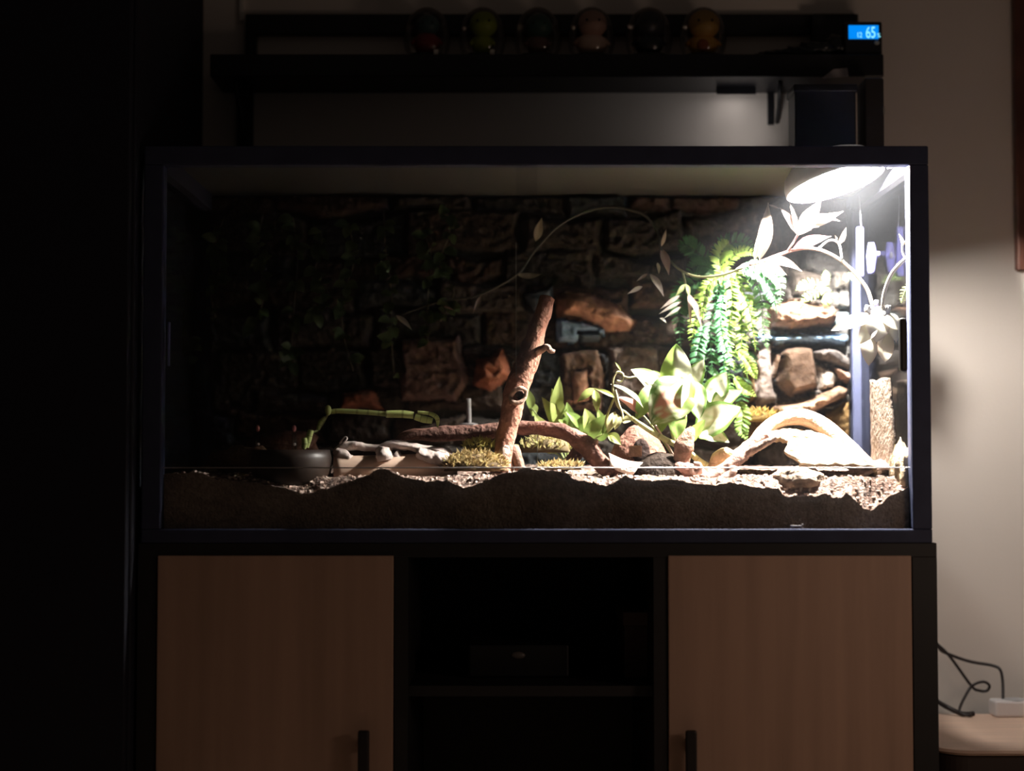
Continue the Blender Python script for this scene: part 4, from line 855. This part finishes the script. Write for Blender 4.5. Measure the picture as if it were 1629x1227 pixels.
# dim ivy on the back wall, left half
iv = thing('trailing_ivy', 'dark leafy ivy hanging on the unlit left half of the rock wall', 'ivy', P(480, 600, 2.86))
ri = random.Random(12)
for s_ in range(9):
    x = 300 + s_ * 52 + ri.uniform(-12, 12); top = 330 + ri.uniform(-6, 40); bot = 480 + ri.uniform(0, 130)
    pts = [P(x + ri.uniform(-14, 14), top + (bot - top) * t / 4, 2.85) for t in range(5)]
    b = MB(); b.tube(pts, .0012, 5, (0.06, 0.05, 0.03), sub=4); b.build('stem', stemm, iv)
    b = MB()
    for k in range(26):
        t = ri.random() * 3.999; i = int(t); p = pts[i].lerp(pts[i + 1], t - i)
        d = Vector((ri.uniform(-1, 1), ri.uniform(-.7, -.1), ri.uniform(-1, .3))).normalized() * ri.uniform(.016, .030)
        b.blade(p, p + d, d.length * .7, face=(ri.uniform(-.3, .5), -1, .5), col=mixc((0.04, 0.07, 0.025), (0.09, 0.12, 0.05), ri.random()), arch=.1, nu=6, nv=4, shape=.7)
    b.build('foliage', leafm, iv)

# violet clip and probe on the rear corner post
pr = thing('probe_clip', 'violet plastic probe holder stuck to the side glass before the rear corner post', 'clip', P(1382, 440, 2.77))
vp = mat('violet_gloss', (0.085, 0.085, 0.26), 0.35, spec=.3)
YP = 2.765
MB().box(PX(1366, YP), PX(1377, YP), YP, YP + .014, PZ(440, YP), PZ(360, YP), bev=.003).build('bracket', vp, pr)
b = MB(); b.tube([P(1386, 386, YP + .002), P(1387, 408, YP + .002), P(1386, 436, YP + .002)], [.005, .0095, .006], 14); b.build('probe', vp, pr)
MB().tube([P(1387, 405, YP + .004), Vector((.6255, YP + .004, PZ(405, YP)))], .006, 12).build('suction_cup', vp, pr)
b = MB(); b.ell(P(1387, 406, YP - .007), (.0035, .003, .006), 12, 8); b.build('tip', mat('white_gloss', (0.6, 0.6, 0.68), .3), pr)
MB().tube([P(1370, 361, YP + .005), P(1369, 345, YP + .005), P(1368, 326, YP + .005), P(1368, 312, YP + .005)], .0009, 6, sub=4).build('wire', mat('grey_wire', (.35, .35, .4), .5), pr)

# ------------------------------------------------------------------ wall shelf and its things
SF, SB = 2.885, WY - 0.002
sx0, sx1 = PX(330, SF), PX(1411, SF)
st_, sb_ = PZ(86, SF), PZ(122, SF)
sh = thing('wall_shelf', 'long black wall shelf with a rear rail above the terrarium', 'shelf', ((sx0 + sx1) / 2, 2.95, sb_))
MB().box(sx0, sx1, SF, SB, sb_, st_, bev=.002).build('board', black, sh)
ra, rb_ = PX(386, 3.0), PX(1371, 3.0)
MB().box(ra, rb_, SB - 0.018, SB, PZ(54, 3.0), PZ(22, 3.0), bev=.0015).build('rail', black, sh)
for x in (ra, rb_ - .02): MB().box(x, x + .02, SB - 0.018, SB, st_, PZ(54, 3.0)).build('rail_post', black, sh)
for xa_, xb_ in ((372, 398), (1226, 1236)):
    x0, x1 = PX(xa_, 3.0), PX(xb_, 3.0); b = MB(); b.box(x0, x1, SB - .008, SB, sb_ - (.16 if xa_ < 500 else .06), sb_)
    zt_ = sb_ - .001; y0 = SF + .02
    b.tube([(x0 + (x1 - x0) / 2, y0, zt_ - .004), (x0 + (x1 - x0) / 2 + (.0 if xa_ < 500 else .012), SB - .006, zt_ - (.11 if xa_ < 500 else .055))], .004, 8, sub=1); b.build('bracket', black, sh)

def globe(px, label, cols, kindf, r=None):
    """a smoky dome on a black base with a plain little figure inside"""
    Yg = 2.938; x = PX(px, Yg); rr_ = M(76, Yg) / 2
    t = thing('display_dome', label, 'display dome', (x, Yg, st_), group='smoky display domes with figurines')
    MB().lathe((x, Yg, st_), [(0, 0), (rr_ * .82, 0), (rr_ * .84, .002), (rr_ * .84, .007), (rr_ * .80, .009), (0, .009)], 32).build('base', black, t)
    b = MB(); prof = []
    for k in range(17):
        a = -0.62 + (PI / 2 + 0.62) * k / 16; prof.append((rr_ * math.cos(a), .009 + rr_ * 1.32 * (math.sin(a) + math.sin(0.62))))
    prof[-1] = (0.0002, prof[-1][1])
    b.lathe((x, Yg, st_), prof, 40); b.build('dome', glass('smoky_acrylic', (0.82, 0.79, 0.77), .8, .05), t)
    fm = lambda c, n: mat('figure_' + n, c, .45)
    body, head, c_body, c_head, nm = tuple(1.18 * q for q in kindf[0]), tuple(1.15 * q for q in kindf[1]), cols[0], cols[1], kindf[2]
    bz_ = st_ + .009
    b = MB(); b.ell((x, Yg, bz_ + body[1]), (body[0], body[0] * .8, body[1]), 24, 14, (1, 1, 1)); fb = b.build('figurine', fm(c_body, nm + '_body'), t)
    b = MB(); b.ell((x + .002, Yg - .002, bz_ + body[1] * 1.8 + head[1] * .8), (head[0], head[0] * .85, head[1]), 24, 16); b.build('head', fm(c_head, nm + '_head'), fb)
    for s_ in (-1, 1):
        b = MB(); b.tube([(x + s_ * body[0] * .8, Yg, bz_ + body[1] * 1.5), (x + s_ * body[0] * 1.15, Yg - .008, bz_ + body[1] * .9)], [.0035, .003], 8, sub=1); b.build('arm', fm(c_body, nm + '_body'), fb)
        b = MB(); b.ell((x + .002 + s_ * head[0] * .42, Yg - .002 - head[0] * .78, bz_ + body[1] * 1.8 + head[1] * .9), (.0022, .0014, .0026), 10, 6); b.build('eye', mat('black_eye', (.01, .008, .008), .3), fb)
    return t, bz_, x, Yg, fb
gl = [(678, 'display dome holding a dark red figurine with a teal head, leftmost', ((0.30, 0.03, 0.04), (0.06, 0.14, 0.15)), ((.020, .019), (.018, .017), 'red')),
      (767, 'display dome holding a lime green figurine, second from the left', ((0.34, 0.44, 0.03), (0.38, 0.50, 0.05)), ((.016, .018), (.022, .021), 'lime')),
      (856, 'display dome with a dark teal headed figurine on a pinkish body', ((0.20, 0.12, 0.11), (0.04, 0.12, 0.10)), ((.017, .017), (.021, .020), 'teal')),
      (942, 'display dome holding a pale pink figurine, fourth from the left', ((0.85, 0.64, 0.54), (0.72, 0.46, 0.38)), ((.024, .018), (.023, .022), 'pale')),
      (1034, 'display dome with a nearly black figurine, between pink and yellow ones', ((0.02, 0.03, 0.04), (0.05, 0.05, 0.06)), ((.022, .018), (.022, .021), 'dark')),
      (1121, 'display dome holding a yellow figurine, rightmost of the domes', ((0.85, 0.48, 0.10), (0.78, 0.48, 0.12)), ((.023, .017), (.025, .023), 'yellow'))]
for k, (px, lab, cols, kf) in enumerate(gl):
    t, bz_, x, Yg, fb = globe(px, lab, cols, kf)
    if k in (0, 1):
        MB().box(x + .014, x + .0225, Yg - .040, Yg - .037, st_ + .001, st_ + .012, bev=.001).build('small_square', mat('pale_square', (0.75, 0.70, 0.62), .5), t)  # small pale square at the foot of the base
    if k == 5:
        MB().ell((x - .002, Yg - .019, bz_ + .016), (.011, .006, .011), 16, 10).build('belly', mat('figure_belly', (0.55, 0.16, 0.05), .5), fb)

# digital thermometer-hygrometer
Yd = 2.90
dz0 = st_ + 0.0005
hg = thing('digital_hygrometer', 'small black digital hygrometer with a glowing blue display reading 65', 'hygrometer', (PX(1381, Yd), Yd, dz0))
x0, x1 = PX(1349, Yd), PX(1409, Yd)
MB().box(x0, x1, Yd, Yd + .022, dz0, PZ(34, Yd), bev=.003).build('case', darkplastic, hg)
lx0, lx1, lz0, lz1 = PX(1355, Yd), PX(1403, Yd), PZ(62, Yd), PZ(40.5, Yd)
dsp = MB().box(lx0, lx1, Yd - .0012, Yd + .0005, lz0, lz1).build('display', mat('lcd_blue', (0.0, 0.1, 0.3), .4, emit=((0.0, 0.26, 0.95), 1.0)), hg)
lcdt = mat('lcd_digits', (0.3, 0.6, 0.6), .4, emit=((0.30, 0.92, 1.0), 1.1))
for nm_, txt, px, py, size in (('digits', '65', 1377, 60.2, 26), ('small_digits', '12', 1362.5, 59.5, 12), ('percent_sign', '%', 1395.5, 59.5, 10)):
    cu = bpy.data.curves.new('lettering', 'FONT'); cu.body = txt; cu.size = M(size, Yd); cu.extrude = .0002; cu.space_character = .95
    tmp = bpy.data.objects.new('lettering', cu); me = bpy.data.meshes.new_from_object(tmp); me.materials.clear(); me.materials.append(lcdt)
    bpy.data.objects.remove(tmp); bpy.data.curves.remove(cu)
    o = bpy.data.objects.new(nm_, me); C.objects.link(o)
    o.parent = dsp; q = P(px, py, Yd - .0018); o.location = q - ROOT[hg.name]; o.rotation_euler = (PI / 2, 0, 0); o.scale = (.66 if txt == '65' else .8, 1, 1)
MB().ell(P(1395, 68, Yd - .0005), (.0048, .002, .004), 16, 8).build('button', mat('grey_button', (0.5, 0.55, 0.55), .3), hg)

# crumpled black bag at the right end of the shelf
b = MB()
for (px, py, rx, ry, rz, sd) in ((1300, 80, .050, .030, .017, 1), (1250, 84, .050, .028, .009, 2), (1335, 72, .022, .024, .025, 3)):
    b.ell((PX(px, 2.93), 2.93, st_ + rz * .8), (rx, ry, rz), 36, 20, (1, 1, 1), rough=.30, nfreq=70, seed=sd)
b.build('plastic_bag', mat('black_bag', (0.02, 0.024, 0.028), .28, bump=.4, bscale=40), label='crumpled black plastic bag on the shelf left of the hygrometer', cat='bag')
b = MB(); Yt = SF - .004
q = [P(1308, 124, Yt), P(1350, 121, Yt), P(1348, 108, Yt), P(1326, 110, Yt)]
b.add([*q, *[v + Vector((0, .003, 0)) for v in q]], [[0, 1, 2, 3], [7, 6, 5, 4], [0, 4, 5, 1], [1, 5, 6, 2], [2, 6, 7, 3], [3, 7, 4, 0]], (1, 1, 1), False)
b.build('highlight_plate', mat('pale_highlight', (0.55, 0.50, 0.52), .35), label='pale plate standing in for a highlight on the shelf front edge, right end', cat='clip')  # pale plate standing in for a highlight on the shelf front

# dark boxes standing on the terrarium lid
Yk = 2.80; zk = zt + .0005
k1 = thing('black_box', 'wide dark blue-black box on the terrarium lid over the lamp', 'box', (PX(1316, Yk), 2.84, zk))
MB().box(PX(1268, Yk), PX(1366, Yk), Yk, 2.87, zk, PZ(136, Yk), bev=.003).build('body', mat('blue_black', (0.030, 0.038, 0.055), .5), k1)
MB().box(PX(1266, Yk), PX(1368, Yk), Yk - .002, 2.872, PZ(146, Yk), PZ(134, Yk), bev=.002).build('lid', mat('blue_black_lid', (0.026, 0.032, 0.045), .45), k1)
k2 = thing('power_adapter', 'narrow black power adapter tower standing at the lid right end', 'adapter', (PX(1396, Yk), 2.84, zk))
MB().box(PX(1380, Yk), PX(1411, Yk), Yk, 2.865, zk, PZ(124, Yk), bev=.003).build('body', mat('grey_black', (0.035, 0.032, 0.035), .5), k2)
MB().box(PX(1409.5, Yk), PX(1412, Yk), Yk - .001, Yk + .01, PZ(182, Yk), PZ(170, Yk)).build('edge_glint', mat('pale_glint', (0.5, 0.48, 0.45), .3), k2)  # tiny pale block standing in for a glint on the edge

# strip light made up to brighten the patch of wall under the board
ul = thing('added_glow_strip', 'added glow strip under the shelf brightening the wall, by the right bracket', 'light', (PX(1172, 2.98), 2.98, sb_ - .008))
ux = PX(1172, 2.98)
MB().box(ux - .034, ux + .034, 2.965, 2.995, sb_ - .005, sb_ - .0003, bev=.001).box(ux - .036, ux + .036, 2.962, 2.966, sb_ - .014, sb_ - .0003).build('housing', black, ul)
MB().box(ux - .028, ux + .028, 2.970, 2.992, sb_ - .0075, sb_ - .0052).build('diffuser', mat('strip_glow', (0.8, 0.8, 0.8), .5, emit=((1.0, .94, .9), 3.0)), ul)

b = MB(); b.tube([P(746, 676, 2.80), P(746, 660, 2.80), P(745, 634, 2.80)], .0045, 10, (0.22, 0.21, 0.21), sub=3); b.ell(P(746, 676, 2.80), (.016, .008, .004), 16, 8, (0.16, 0.15, 0.15)); b.tube([P(746, 676, 2.80), Vector((PX(746, 2.8), 2.80, .852))], .004, 8, (0.1, 0.09, 0.09), sub=1)
b.build('water_pipe', mat('grey_pipe', (1, 1, 1), .4, vcol=True), label='short grey upright pipe behind the arched root, left of the branch', cat='pipe')

kc = thing('black_case', 'black upright case at the right end of the shelf, behind the bag', 'case', (PX(1333, 2.985), 2.985, st_))
MB().box(PX(1297, 2.972), PX(1368, 2.972), 2.972, 2.998, st_, PZ(21, 2.972), bev=.003).build('body', mat('case_black', (0.012, 0.013, 0.016), .5), kc)
MB().box(PX(1303, 2.971), PX(1362, 2.971), 2.9705, 2.9725, st_ + .01, PZ(28, 2.971), bev=.0008).build('front_panel', mat('case_panel', (0.018, 0.02, 0.024), .35), kc)
